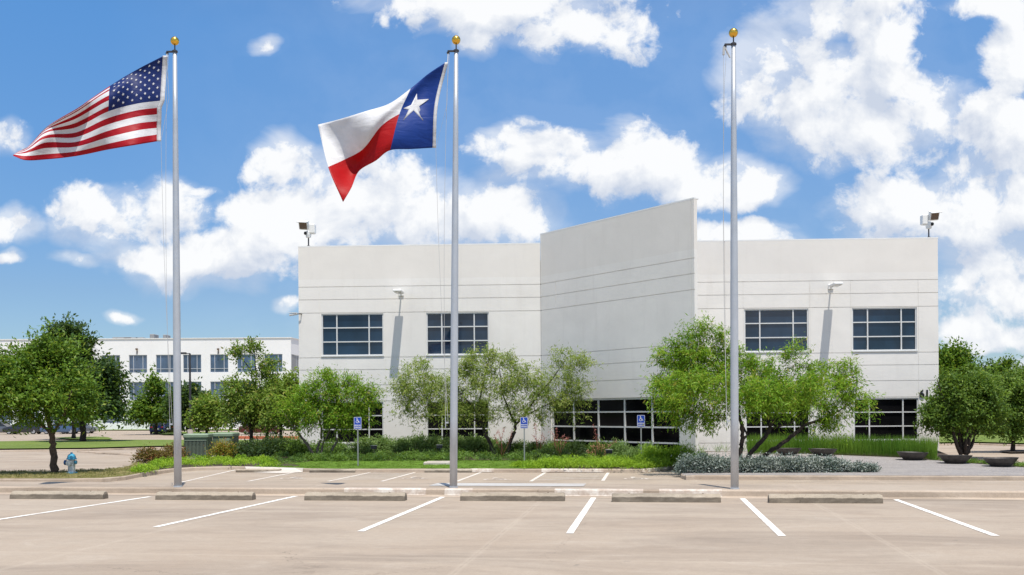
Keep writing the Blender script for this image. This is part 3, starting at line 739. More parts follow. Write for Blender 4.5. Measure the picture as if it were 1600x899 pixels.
# wall lamps
def wall_lamp(u, v, label):
    p, z = FW.hit(u, v); base = FW.pt(p, z)
    r = thing('wall_lamp', label, 'wall lamp', base, 'wall lamps on long arms')
    ax = (FW.X, FW.N, FW.Z)
    b = MB(); b.box(base+FW.N*0.03+FW.Z*0.0, (0.26, 0.06, 0.26), ax, 0.02); b.build('wall_plate', 'white_metal', r)
    b = MB(); b.box(base+FW.N*0.22, (0.07, 0.34, 0.07), ax, 0.01); b.build('arm', 'white_metal', r)
    b = MB(); b.box(base+FW.N*0.86, (0.42, 0.98, 0.13), ax, 0.03); b.build('head', 'white_metal', r)
    b = MB(); b.box(base+FW.N*0.90-FW.Z*0.075, (0.32, 0.7, 0.03), ax); b.build('lens', 'head_lens', r)
wall_lamp(627, 459, 'white box lamp on a long arm on the wing left of the entrance wall')
wall_lamp(1298, 448.5, 'white box lamp on a long arm on the wing right of the entrance wall')
def floodlight(u, v, sgn, label):
    p, z = FW.hit(u, 380); base = FW.pt(p, ZT+0.06, -0.14)
    r = thing('roof_floodlight', label, 'floodlight', base, 'floodlights at the roof corners')
    X, N, Z = FW.X, FW.N, FW.Z
    b = MB(); b.tube([base, base+Z*0.62], 0.035, 8); b.lathe([(0.09, 0), (0.09, 0.03), (0.04, 0.05)], 12, base); b.build('post', 'dark_metal', r)
    b = MB(); b.lathe([(0.0, 0.42), (0.13, 0.46), (0.15, 0.60), (0.15, 0.74), (0.09, 0.80), (0, 0.82)], 14, base); b.build('junction_box', 'white_metal', r)
    b = MB(); b.box(base+X*(0.20*sgn)+Z*0.90-N*0.05, (0.30, 0.36, 0.50), (X, N, Z), 0.04); b.build('ballast_box', 'white_metal', r)
    N2 = (N-Z*0.45-X*(0.25*sgn)).normalized(); X2 = (X-N2*X.dot(N2)).normalized(); Z2 = N2.cross(X2)*-1
    if Z2.z < 0: Z2 = -Z2
    hc = base-X*(0.20*sgn)+Z*1.06+N*0.12
    b = MB(); b.box(hc, (0.50, 0.20, 0.42), (X2, N2, Z2), 0.03); b.box(hc+Z2*0.22+N2*0.08, (0.54, 0.34, 0.03), (X2, N2, Z2)); h = b.build('lamp_head', 'white_metal', r)
    b = MB(); b.box(hc+N2*0.105, (0.40, 0.02, 0.31), (X2, N2, Z2)); b.build('lens', 'rust', h, origin=r.location)
    b = MB(); b.lathe([(0, -0.09), (0.05, -0.075), (0.08, -0.02), (0.08, 0.02), (0.05, 0.075), (0, 0.09)], 12, base-X*(0.13*sgn)+Z*0.66+N*0.12); b.build('sensor', 'black_paint', r)
floodlight(481, 380, 1, 'white twin-box floodlight on the roof corner at the building left end')
floodlight(1453, 370, -1, 'white twin-box floodlight on the roof corner at the building right end')
p, z = FW.hit(471, 491); base = FW.pt(p, z)
r = thing('security_camera', 'small white security camera bracketed to the building left edge', 'camera', base)
b = MB(); b.tube([base, base+FW.N*0.12, base+FW.N*0.16-FW.X*0.18], 0.03, 8); b.build('bracket', 'dark_metal', r)
b = MB(); q = base+FW.N*0.16-FW.X*0.18; b.tube([q, q-FW.X*0.40-FW.Z*0.06], [0.06, 0.06], 10); b.box(q-FW.X*0.22+FW.Z*0.05, (0.42, 0.16, 0.02), (FW.X, FW.N, FW.Z)); b.build('housing', 'white_metal', r)

# ------------------------------------------------------------------ far three-storey building
DF = 148.0
FA = W(-330, 600, DF); FB = W(455, 600, DF)
FP = Plane(FA, FB); ZFT = 13.27; ZFB = FAR-0.3
far = thing('far_office_building', 'long white three-storey office block with rows of blue windows behind the left trees', 'building', (FA.x, FA.y, FAR))
wins = []
def FH(u, v=600): return FP.hit(u, v)[0]
zr = [(FP.hit(250, b_)[1], FP.hit(250, a_)[1]) for a_, b_ in ((555, 582.3), (597.3, 624.5), (639.5, 660.6))]
u0 = 413.7; uu = []
while u0 > -330: uu.append(u0); u0 -= 42.3
fo = []
for u in uu:
    for (za, zb) in zr: fo.append((FH(u)-0.06, FH(u)+2.76, za-0.05, zb+0.04))
fvj = [(FH(u-7.6), ZFB, ZFT) for u in uu]
global_JW = JW; JW = 0.09
wall_panels(FP, 0, FP.L, ZFB, ZFT, [FP.hit(250, v)[1] for v in (549, 590, 632)][:0], fvj, fo).build('wall', 'far_wall', far)
for (a, c, d, e_) in fo:
    window_part(far, FP, a, c, d, e_, (0.25, 0.76), (0.22,), 'far_glass', fw=0.07, rec=-0.13, sill=False, fm='far_frame', mw=0.07)
# angled facet at its right end
FC = W(483, 600, DF+9)
F2 = Plane(FB, FC)
za, zb = zr[0]
f2 = []
for (za, zb) in zr: f2.append((F2.L*0.02, F2.L*0.44, za, zb))
for (za, zb) in zr: f2.append((F2.L*0.55, F2.L*0.92, za, zb))
wall_panels(F2, 0, F2.L, ZFB, ZFT, [], [], f2).build('wall', 'far_wall', far)
for (a, c, d, e_) in f2: window_part(far, F2, a, c, d, e_, (0.3, 0.7), (0.22,), 'far_glass', fw=0.12, rec=-0.13, sill=False, fm='far_frame', mw=0.1)
JW = global_JW
b = MB()
k1, k2, k3 = FP.pt(0, 0, -0.2), FP.pt(FP.L, 0, -0.2), F2.pt(F2.L, 0, -0.2)
b.add([(k1.x, k1.y, ZFT-0.5), (k2.x, k2.y, ZFT-0.5), (k3.x, k3.y, ZFT-0.5), (k3.x, k3.y+30, ZFT-0.5), (k1.x, k1.y+39, ZFT-0.5)], [(0, 1, 2, 3, 4)])
for p, q in (((k1.x, k1.y+0.1), (k2.x, k2.y+0.1)), ((k2.x, k2.y+0.1), (k3.x, k3.y+0.1)), ((k3.x, k3.y), (k3.x, k3.y+30)), ((k1.x, k1.y+39), (k3.x, k3.y+30)), ((k1.x, k1.y), (k1.x, k1.y+39))):
    b.add([(p[0], p[1], ZFB), (q[0], q[1], ZFB), (q[0], q[1], ZFT-0.5), (p[0], p[1], ZFT-0.5)], [(0, 1, 2, 3)])
b.build('roof', 'roof_grey', far)
b = MB(); b.box(FP.pt(FP.L/2, ZFT+0.05, -0.1), (FP.L, 0.4, 0.12), (FP.X, FP.N, FP.Z)); b.box(F2.pt(F2.L/2, ZFT+0.05, -0.1), (F2.L, 0.4, 0.12), (F2.X, F2.N, F2.Z)); b.build('coping', 'white_metal', far)
for u, w, h in ((178, 3.0, 0.55), (192, 2.2, 0.5), (206, 1.2, 0.5), (226, 0.7, 1.0), (246, 0.5, 0.9)):
    b = MB(); pc = FP.hit(u, 530)[0]; b.box(FP.pt(pc, ZFT+h/2-0.4, -4), (w, 2.0, h+0.8), (FP.X, FP.N, FP.Z), 0.05); b.build('roof_unit', 'roof_grey', far)
for u in (214.5, 341.5):
    p_, z_ = FP.hit(u, 546); b = MB(); b.box(FP.pt(p_, z_, 0.25), (0.3, 0.3, 0.3), (FP.X, FP.N, FP.Z), 0.05); b.box(FP.pt(p_, z_-0.4, 0.1), (0.1, 0.1, 0.6), (FP.X, FP.N, FP.Z)); b.build('wall_light', 'rust', far)

# ------------------------------------------------------------------ flagpoles and flags
def flagpole(base, top_z, lean, label, flag_on):
    r = thing('flagpole', label, 'flagpole', base, 'tall aluminium flagpoles on the kerb median')
    H = top_z-base.z; x, y, z = base
    tp = base+Vector((lean, 0, H))
    def at(f): return base.lerp(tp, f)
    b = MB(); fs = [0, 0.15, 0.35, 0.36, 0.6, 0.8, 0.955]; rr = [0.073, 0.073, 0.072, 0.0715, 0.062, 0.050, 0.040]
    b.tube([at(f) for f in fs], rr, 20); b.build('pole', 'flagpole_metal', r, smooth=True)
    b = MB(); b.lathe([(0.084, 0.0), (0.084, 0.02), (0.074, 0.025)], 20, base); b.build('base_collar', 'flagpole_metal', r, smooth=False)
    t = at(0.955)
    b = MB(); b.lathe([(0.042, -0.01), (0.055, 0.0), (0.055, 0.03), (0.022, 0.05), (0.012, 0.06), (0.012, 0.14), (0.0, 0.14)], 16, t)
    b.box(t+Vector((-0.09, 0, 0.012)), (0.15, 0.035, 0.028)); b.lathe([(0.028, -0.01), (0.028, 0.01)], 12, t+Vector((-0.155, 0, -0.02)), (Vector((1,0,0)), Vector((0,0,1)), Vector((0,1,0)))); b.build('truck', 'dark_metal', r)
    c = t+Vector((0, 0, 0.14+0.085)); R_ = 0.084
    b = MB(); b.lathe([(R_*math.sin(a), -R_*math.cos(a)) for a in np.linspace(0, math.pi, 15)], 24, c); b.build('ball_finial', 'gold', r, smooth=True)
    b = MB(); cl = base+Vector((-0.09, -0.03, 1.25)); b.box(cl+Vector((-0.02, 0, 0)), (0.05, 0.02, 0.03)); b.box(cl+Vector((-0.05, 0, 0)), (0.015, 0.02, 0.2), None, 0.004); b.build('cleat', 'flagpole_metal', r)
    # halyard
    b = MB(); pul = t+Vector((-0.155, 0, -0.03))
    down = [pul+Vector((0.03, 0, 0))]+[pul.lerp(cl+Vector((-0.05, 0, 0)), f)+Vector((-0.05*math.sin(math.pi*f), 0, 0)) for f in np.linspace(0.1, 1, 8)]
    b.tube(down, 0.0035, 5)
    if flag_on:
        tc_, bc_ = flag_on
        b.tube([pul, tc_], 0.008, 5)
        b.tube([tc_, tc_.lerp(bc_, 0.5)+Vector((0.10, 0, 0)), bc_], 0.0035, 5)
        pts = [bc_]
        for f in np.linspace(0.1, 1, 10):
            w = bc_.lerp(cl, f); w.x += 0.10*math.sin(math.pi*f)*-0.3+0.0; pts.append(w)
        b.tube(pts, 0.0035, 5)
    else:
        b.tube([pul+Vector((-0.02, 0, 0)), pul+Vector((-0.03, 0, -0.15))], 0.022, 6)
        b.tube([pul+Vector((0.0, 0, -0.02)), pul+Vector((0.09, 0, -0.2))], 0.016, 6)
        b.tube([pul+Vector((-0.03, 0, -0.1)), pul+Vector((-0.05, 0, -3.0)), cl+Vector((-0.06, 0, 0))], 0.0035, 5)
    b.build('halyard', 'rope', r)
    return r
pb = [W(278, 761.5, 19.05), W(708.5, 762, 18.4), W(1148, 764, 17.65)]
for p in pb: p.z = 0.13
pt_ = [W(273, 50, 19.05), W(713, 49, 18.4), W(1146, 38, 17.65)]

# flag surfaces: control columns in photo bearings with real depth folds
def us_grid():
    sc = 3.747
    a = [0, 0.2, 0.4, 0.6, 0.8, 0.93, 1.0]
    cols = [
     [(958-2.4*i, 215+37.6*i) for i in range(8)]+[(925, 519), (924, 557), (923, 598), (922, 637), (922, 676), (922, 716)],
     [(800+1*i-6, y) for i, y in enumerate((300, 318, 338, 362, 392, 425, 460, 496, 535, 572, 612, 652, 694, 735))],
     [(645-1.6*i, y) for i, y in enumerate((392, 400, 410, 420, 447, 476, 511, 541, 580, 618, 656, 694, 732, 766))],
     [(455-1*i, y) for i, y in enumerate((521, 526, 532, 540, 558, 580, 606, 634, 664, 692, 720, 748, 776, 803))],
     [(272-1*i, y) for i, y in enumerate((634, 637, 640, 643, 647, 653, 660, 668, 684, 700, 724, 756, 792, 823))],
     [(170-2*i, y) for i, y in enumerate((742, 744, 746, 748, 750, 753, 756, 760, 764, 769, 776, 786, 802, 826))],
     [(128-4*i, y) for i, y in enumerate((766, 768, 770, 772, 774, 776, 778, 780, 782, 785, 788, 790, 793, 800))]]
    return a, cols, lambda x, y: (x/sc, 30+y/sc)
def interp_grid(a, cols, na, nb):
    """returns array [na+1][nb+1] of 2d by Catmull-Rom in both directions"""
    G = np.array(cols, float); av = np.array(a)
    def cr(xs, Y, x):
        i = int(min(max(np.searchsorted(xs, x, 'right')-1, 0), len(xs)-2)); h = xs[i+1]-xs[i]; t = (x-xs[i])/h
        def sl(k):
            if k == 0: return (Y[1]-Y[0])/(xs[1]-xs[0])
            if k == len(xs)-1: return (Y[-1]-Y[-2])/(xs[-1]-xs[-2])
            return (Y[k+1]-Y[k-1])/(xs[k+1]-xs[k-1])
        m0, m1 = sl(i)*h, sl(i+1)*h; t2, t3 = t*t, t*t*t
        return (2*t3-3*t2+1)*Y[i]+(t3-2*t2+t)*m0+(-2*t3+3*t2)*Y[i+1]+(t3-t2)*m1
    bx = np.linspace(0, 1, G.shape[1])
    cache = {}
    def f(A_, B2):
        k = round(A_, 5)
        if k not in cache: cache[k] = cr(av, G, A_)
        return cr(bx, cache[k], B2)
    return f
def star2(cx, cy, r, rot=90, k=0.382):
    return [(cx+(r if i % 2 == 0 else r*k)*math.cos(R(rot+36*i)), cy+(r if i % 2 == 0 else r*k)*math.sin(R(rot+36*i))) for i in range(10)]
def flagmat(name, col):
    m = bpy.data.materials.new(name); m.use_nodes = True; t = m.node_tree; q = NG(t); b = t.nodes['Principled BSDF']
    geo = q.n('ShaderNodeTexCoord').outputs['Object']
    c = q.mix(q.mr(q.noise(geo, 3, 4, 0.6), 0.3, 0.7), (*col, 1), (col[0]*0.86, col[1]*0.86, col[2]*0.86, 1))
    q.link(c, b.inputs['Base Color']); b.inputs['Roughness'].default_value = 0.55; b.inputs['Sheen Weight'].default_value = 0.0; b.inputs['Specular IOR Level'].default_value = 0.25
    tr = q.n('ShaderNodeBsdfTranslucent'); q.link(c, tr.inputs[0]); ms = q.n('ShaderNodeMixShader'); ms.inputs[0].default_value = 0.33
    q.link(b.outputs[0], ms.inputs[1]); q.link(tr.outputs[0], ms.inputs[2]); q.link(ms.outputs[0], t.nodes['Material Output'].inputs[0])
    bn = q.n('ShaderNodeBump'); bn.inputs['Strength'].default_value = 0.5; bn.inputs['Distance'].default_value = 0.03
    q.link(q.noise(q.vm('MULTIPLY', geo, (1.2, 1, 3)), 2.2, 3, 0.5, 0.8), bn.inputs['Height']); q.link(bn.outputs[0], b.inputs['Normal']); q.link(bn.outputs[0], tr.inputs['Normal'])
    MATS[name] = m
flagmat('flag_red', (0.46, 0.006, 0.018)); flagmat('flag_white', (0.80, 0.80, 0.82)); flagmat('flag_blue', (0.012, 0.03, 0.16)); flagmat('flag_royal', (0.012, 0.055, 0.30)); flagmat('flag_scarlet', (0.50, 0.005, 0.008))
def build_flag(name, label, f, tof, D, depth, na, nb, colour, stars, mats, header):
    def S3(a, b2, off=0.0):
        x, y = f(a, b2); u, v = tof(x, y)
        return W(u, v, D+depth(a, b2)+off)
    o0 = S3(0, 0); b = MB()
    for i in range(na+1):
        for j in range(nb+1): b.v.append(tuple(S3(i/na, j/nb)))
    k = nb+1
    for i in range(na):
        for j in range(nb):
            b.f.append((i*k+j, i*k+j+1, (i+1)*k+j+1, (i+1)*k+j)); b.m.append(colour((i+.5)/na, (j+.5)/nb))
    for poly, mi in stars:
        n = len(poly); cx = sum(p[0] for p in poly)/n; cy = sum(p[1] for p in poly)/n
        for off in (-0.006, 0.006):
            b.mi = mi
            mid = [((p[0]+cx)/2, (p[1]+cy)/2) for p in poly]
            vs = [S3(cx, cy, off)]+[S3(p[0], p[1], off) for p in mid]+[S3(p[0], p[1], off) for p in poly]
            b.add(vs, [(0, 1+i, 1+(i+1) % n) for i in range(n)]+[(1+i, 1+n+i, 1+n+(i+1) % n, 1+(i+1) % n) for i in range(n)])
    # white header tape at the hoist
    b.mi = 1
    vs = []
    for j in range(nb+1):
        p0 = S3(0, j/nb); w0 = header(j/nb); vs += [p0+Vector((-0.012, -0.008, 0)), p0+Vector((w0, -0.006, 0)), p0+Vector((w0, 0.006, 0)), p0+Vector((-0.012, 0.008, 0))]
    b.add(vs, [(4*j+q, 4*j+4+q, 4*j+4+(q+1) % 4, 4*j+(q+1) % 4) for j in range(nb) for q in range(4)])
    o = b.build(name, mats, None, origin=o0, smooth=True)
    m = o.modifiers.new('thickness', 'SOLIDIFY'); m.thickness = 0.003
    tag(o, label, 'flag'); return S3(0, 0)+Vector((header(0)*0.8, 0, 0)), S3(0, 1)+Vector((header(1), 0, 0))
a_, c_, tof = us_grid(); fU = interp_grid(a_, c_, 0, 0)
def us_col(a, b2):
    if a < 0.4 and b2 < 7/13: return 2
    return 0 if int(b2*13) % 2 == 0 else 1
us_stars = []
for row in range(9):
    n = 6 if row % 2 == 0 else 5
    for i in range(n):
        cx = ((i+0.5)/6 if n == 6 else (i+1)/6)*0.4; cy = (row+1)/10*7/13
        us_stars.append((star2(0, 0, 1, 90), 1, cx, cy))
us_st = [([(cx+p[0]*0.0115, cy-p[1]*0.0215) for p in poly], mi) for poly, mi, cx, cy in us_stars]
dU = lambda a, b2: -0.55*a+0.20*math.sin(a*8.5+b2*2.6)*min(1, a*3)+0.10*math.sin(a*17-b2*5)*min(1, a*2)+0.05*math.sin(b2*9+a*6)+0.28*(1-b2)*a
tcU, bcU = build_flag('national_flag', 'red and white striped flag with white stars on blue flying from the leftmost flagpole', fU, tof, 18.95, dU, 60, 52, us_col, us_st, ['flag_red', 'flag_white', 'flag_blue'], lambda j: 0.08-0.01*j)
tex_cols = [[(648, 203), (600, 400), (590, 603)], [(565, 258), (512, 418), (490, 609)], [(485, 325), (432, 445), (388, 615)], [(385, 396), (345, 503), (322, 663)],
            [(270, 433), (262, 608), (243, 712)], [(155, 468), (175, 658), (207, 790)], [(50, 495), (98, 693), (168, 857)]]
ta = [0, 1/6, 1/3, 0.5, 0.67, 0.83, 1.0]
fT0 = interp_grid(ta, tex_cols, 0, 0)
tofT = lambda x, y: (480+x/2.997, 30+y/2.997)
def tx_col(a, b2):
    if a < 1/3: return 2
    return 1 if b2 < 0.5 else 0
# lone star placed on the cloth (found by its seen centre)
best = min(((a, c) for a in np.linspace(0.05, 0.3, 26) for c in np.linspace(0.2, 0.8, 31)), key=lambda q: (fT0(q[0], q[1])[0]-505)**2+(fT0(q[0], q[1])[1]-412)**2)
Jx = (fT0(best[0]+.01, best[1])-fT0(best[0], best[1]))/.01; Jy = (fT0(best[0], best[1]+.01)-fT0(best[0], best[1]))/.01
Jinv = np.linalg.inv(np.array([Jx, Jy]).T)
pts = []
tips = [(508, 340), (567, 375), (535, 468), (448, 478), (447, 412)]; inn = [(524, 376), (540, 420), (503, 440), (470, 433), (480, 398)]
inn = [(514, 377), (524, 408), (498, 428), (475, 424), (485, 400)]
for i in range(5):
    for p in (tips[i], inn[i]):
        d = Jinv @ (np.array(p)-fT0(*best)); pts.append((best[0]+d[0], best[1]+d[1]))
dT = lambda a, b2: -0.35*a+0.22*math.sin(a*7.5+b2*3.2)*min(1, a*3)+0.08*math.sin(a*15+b2*4)*min(1, a*2)+0.05*math.sin(b2*7-a*5)+0.3*(1-b2)*a
tcT, bcT = build_flag('state_flag', 'one-star flag with white and red bands flying from the middle flagpole', fT0, tofT, 18.3, dT, 60, 40, tx_col, [(pts, 1)], ['flag_scarlet', 'flag_white', 'flag_royal'],
                      lambda j: 0.05)
fl = [('leftmost tall flagpole with gold ball, flying the striped flag', (tcU, bcU)), ('middle tall flagpole with gold ball, flying the single star flag', (tcT, bcT)), ('rightmost tall flagpole with gold ball and no flag', None)]
for p, t, (lb, fo_) in zip(pb, pt_, fl):
    flagpole(p, t.z, t.x-p.x, lb, fo_)

# ------------------------------------------------------------------ wheel stops
def make_stop(L, h, w):
    r = thing('wheel_stop', '', 'wheel stop', (0, 0, 0), 'near row of concrete wheel stops')
    b = MB(); prof = [(-w/2, 0), (-w/2+0.004, h*0.3), (-w/2+0.008, h*0.60), (-w/2+0.07, h), (w/2-0.06, h), (w/2-0.01, h*0.60), (w/2-0.005, h*0.3), (w/2, 0)]
    xs = [-L/2, -L/2+0.03]+list(np.linspace(-L/2+0.2, L/2-0.2, 14))+[L/2-0.03, L/2]; n = len(prof)
    rr = random.Random(3)
    for i, x in enumerate(xs):
        k = 0.93 if i in (0, len(xs)-1) else 1
        for (y, z) in prof: b.v.append((x, y*k+rr.uniform(-1, 1)*0.002, max(0, z*k-(rr.random()**3)*0.012*(z > h*0.8))))
    for i in range(len(xs)-1):
        for j in range(n-1): b.f.append((i*n+j, (i+1)*n+j, (i+1)*n+j+1, i*n+j+1)); b.m.append(0)
    b.f.append(tuple(range(n))); b.m.append(0); b.f.append(tuple((len(xs)-1)*n+j for j in range(n))[::-1]); b.m.append(0)
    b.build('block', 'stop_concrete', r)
    for sx in (-L*0.34, L*0.34):
        b = MB(); b.lathe([(0.014, h-0.005), (0.014, h+0.004), (0.0, h+0.006)], 8, (sx, 0, 0)); b.build('anchor_pin', 'rust', r)
    return r
stops = [(8, 170, 780.0, 'leftmost wheel stop of the near row, left of every flagpole'), (239, 399, 781.5, 'near-row wheel stop straddling the foot of the leftmost flagpole'),
         (474, 635, 782.5, 'near-row wheel stop between the left and middle flagpoles, beyond a worn white kerb'), (721, 881, 783, 'near-row wheel stop just right of the middle flagpole foot'),
         (962, 1121, 785, 'near-row wheel stop just left of the bare flagpole foot'), (1210, 1372, 786.5, 'rightmost wheel stop of the near row, right of every flagpole')]
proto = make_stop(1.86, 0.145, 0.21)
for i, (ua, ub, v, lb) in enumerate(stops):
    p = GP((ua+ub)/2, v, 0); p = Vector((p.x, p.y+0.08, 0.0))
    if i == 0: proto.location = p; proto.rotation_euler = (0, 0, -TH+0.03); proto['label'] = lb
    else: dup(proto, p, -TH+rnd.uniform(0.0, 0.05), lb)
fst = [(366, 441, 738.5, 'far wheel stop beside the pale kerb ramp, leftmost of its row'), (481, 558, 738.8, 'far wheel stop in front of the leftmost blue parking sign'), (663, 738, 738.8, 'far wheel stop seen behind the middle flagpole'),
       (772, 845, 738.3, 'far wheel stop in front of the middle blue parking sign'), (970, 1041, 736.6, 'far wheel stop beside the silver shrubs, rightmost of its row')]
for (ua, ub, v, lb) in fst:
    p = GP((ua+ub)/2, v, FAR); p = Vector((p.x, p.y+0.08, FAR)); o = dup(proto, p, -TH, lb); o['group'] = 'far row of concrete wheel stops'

# ------------------------------------------------------------------ accessible parking signs
def make_sign():
    r = thing('parking_sign', '', 'sign', (0, 0, 0), 'blue accessible parking signs along the bed')
    b = MB(); b.box((0, 0, 0.75), (0.05, 0.035, 1.5)); b.box((0, 0.0, 1.7), (0.05, 0.035, 0.5)); b.build('post', 'sign_post', r)
    X, Z, N = Vector((1, 0, 0)), Vector((0, 0, 1)), Vector((0, -1, 0))
    def rr(w, h, rad):
        out = []
        for cx, cy, a0 in ((w/2-rad, h/2-rad, 0), (-w/2+rad, h/2-rad, 90), (-w/2+rad, -h/2+rad, 180), (w/2-rad, -h/2+rad, 270)):
            for k in range(4): a = R(a0+30*k); out.append((cx+rad*math.cos(a), cy+rad*math.sin(a)))
        return out
    b = MB(); b.prism(rr(0.32, 0.48, 0.03), (0, -0.022, 1.72), X, Z, N, 0.004); pl = b.build('sign_plate', 'sign_blue', r)
    b = MB(); oo, ii = rr(0.305, 0.465, 0.025), rr(0.283, 0.443, 0.02); n = len(oo)
    b.add([Vector((p[0], -0.029, 1.72+p[1])) for p in oo+ii], [(i, (i+1) % n, n+(i+1) % n, n+i) for i in range(n)]); b.build('border', 'sign_white', pl)
    b = MB()
    for vs, fs in wheelchair2d(): b.add([(-0.11+x*0.21, -0.030, 1.715+y*0.205) for x, y in vs], fs)
    b.build('wheelchair_symbol', 'sign_white', pl)
    for txt, z, sz in (('RESERVED', 1.615, 0.058), ('PARKING', 1.535, 0.062)):
        me = text_mesh(txt, sz, 0.001, 0.0015, 'CENTER'); me.materials.append(MATS['sign_white'])
        o = bpy.data.objects.new('lettering', me); COL.objects.link(o); o.parent = pl; o.location = (0, -0.030, z); o.rotation_euler = (math.pi/2, 0, 0)
    return r
sp_ = make_sign()
for i, (u, v, lb) in enumerate(((559, 726, 'blue wheelchair parking sign on the lawn, leftmost of the three'), (819, 722, 'blue wheelchair parking sign before the twin-trunk willow, middle one'), (1001.5, 722, 'blue wheelchair parking sign in front of the entrance glazing'))):
    D = 39.7 if i == 0 else 40.1 if i == 1 else 39.2
    # height fitted by the plate's top
    t = W(u, (651, 651, 648)[i], D); z = zbed(t.x, t.y); k = (t.z-z)/1.96
    o = sp_ if i == 0 else dup(sp_, (0, 0, 0), 0, lb)
    o.location = (t.x, t.y, z-0.02); o.rotation_euler = (0, 0, -0.1); o.scale = (k, 1, k); o['label'] = lb
    o.scale = (1.0, 1, k)

# ------------------------------------------------------------------ hydrant
hp = HIT(112, 740, lambda x, y: -0.61)
r = thing('fire_hydrant', 'silver fire hydrant with a light blue bonnet on the dry grass strip', 'fire hydrant', hp)
b = MB(); b.lathe([(0.20, 0), (0.20, 0.04), (0.145, 0.05), (0.13, 0.10), (0.125, 0.30), (0.135, 0.31), (0.135, 0.34), (0.125, 0.35), (0.125, 0.52), (0.0, 0.52)], 20, hp); b.build('barrel', 'hydrant_silver', r, smooth=False)
b = MB(); b.lathe([(0.21, -0.01), (0.21, 0.035), (0.0, 0.037)], 16, hp+Vector((0, 0, 0.012))); b.build('base_flange', 'hydrant_blue', r)
b = MB(); b.lathe([(0.0, 0.525), (0.19, 0.525), (0.19, 0.56), (0.155, 0.575), (0.15, 0.64), (0.12, 0.70), (0.06, 0.74), (0.04, 0.745), (0.04, 0.79), (0.0, 0.795)], 20, hp); b.build('bonnet', 'hydrant_blue', r, smooth=False)
b = MB(); axx = (Vector((0, 0, 1)), Vector((0, 1, 0)), Vector((-1, 0, 0)))
b.lathe([(0.07, 0.08), (0.07, 0.20), (0.095, 0.205), (0.095, 0.26), (0.04, 0.265), (0.04, 0.29), (0, 0.29)], 12, hp+Vector((0, 0, 0.41)), axx); b.build('nozzle_cap', 'hydrant_navy', r)
axx = (Vector((0, 0, 1)), Vector((0, 1, 0)), Vector((1, 0, 0)))
b = MB(); b.lathe([(0.06, 0.08), (0.06, 0.15), (0.075, 0.155), (0.075, 0.185), (0, 0.19)], 12, hp+Vector((0, 0, 0.42)), axx); b.build('nozzle_cap', 'hydrant_blue', r)
axx = (Vector((1, 0, 0)), Vector((0, 0, 1)), Vector((0, -1, 0)))
b = MB(); b.lathe([(0.085, 0.08), (0.085, 0.16), (0.11, 0.165), (0.11, 0.21), (0, 0.215)], 14, hp+Vector((-0.02, 0, 0.40)), axx); b.build('nozzle_cap', 'hydrant_silver', r)

# ------------------------------------------------------------------ utility cabinets
def cabinet(u0, u1, vt, vb, D, depth, label, fins, name, rot):
    p0, p1 = W(u0, vb, D), W(u1, vb, D); w = p1.x-p0.x; zt = W(u0, vt, D).z; z0 = -0.66; h = zt-z0
    c = Vector(((p0.x+p1.x)/2, D+depth/2, z0))
    r = thing(name, label, 'utility box', c)
    a = R(rot); X = Vector((math.cos(a), math.sin(a), 0)); Y = Vector((-math.sin(a), math.cos(a), 0)); Z = Vector((0, 0, 1)); ax = (X, Y, Z)
    b = MB(); b.box(c+Z*0.05, (w+0.3, depth+0.3, 0.12), ax); b.build('pad', 'pale_concrete', r)
    b = MB(); b.box(c+Z*(h/2+0.02), (w, depth, h-0.18), ax, 0.02); b.build('cabinet_body', 'box_green', r)
    b = MB(); b.box(c+Z*(h-0.10), (w+0.08, depth+0.08, 0.20), ax, 0.04); b.build('lid', 'box_green_lid', r)
    if fins:
        b = MB(); n = 16
        for i in range(n):
            x = -w/2+0.08+(w-0.16)*i/(n-1); b.box(c+X*x-Y*(depth/2+0.045)+Z*(h/2-0.08), (0.022, 0.09, h-0.42), ax)
        for z in (0.15, h-0.32): b.box(c-Y*(depth/2+0.05)+Z*z, (w-0.08, 0.11, 0.03), ax)
        b.build('cooling_fins', 'box_fin', r)
        b = MB(); b.box(c-Y*(depth/2+0.012)+Z*(h/2-0.08), (w-0.1, 0.02, h-0.42), ax); b.build('fin_gap_shade', 'fin_shade', r)  # dark sheet paints the shade between the fins
    else:
        b = MB(); b.box(c-Y*(depth/2+0.012)+X*(w*0.1)+Z*(h*0.62), (w*0.55, 0.02, h*0.32), ax, 0.004); b.build('access_door', 'box_green_lid', r)
cabinet(286, 322, 678.5, 715, 47.5, 1.2, 'green transformer cabinet with vertical cooling fins beside the leftmost flagpole', True, 'transformer_cabinet', 6)
cabinet(331, 361, 677, 712, 49.5, 1.6, 'plain green utility cabinet right of the finned transformer', False, 'utility_cabinet', 4)
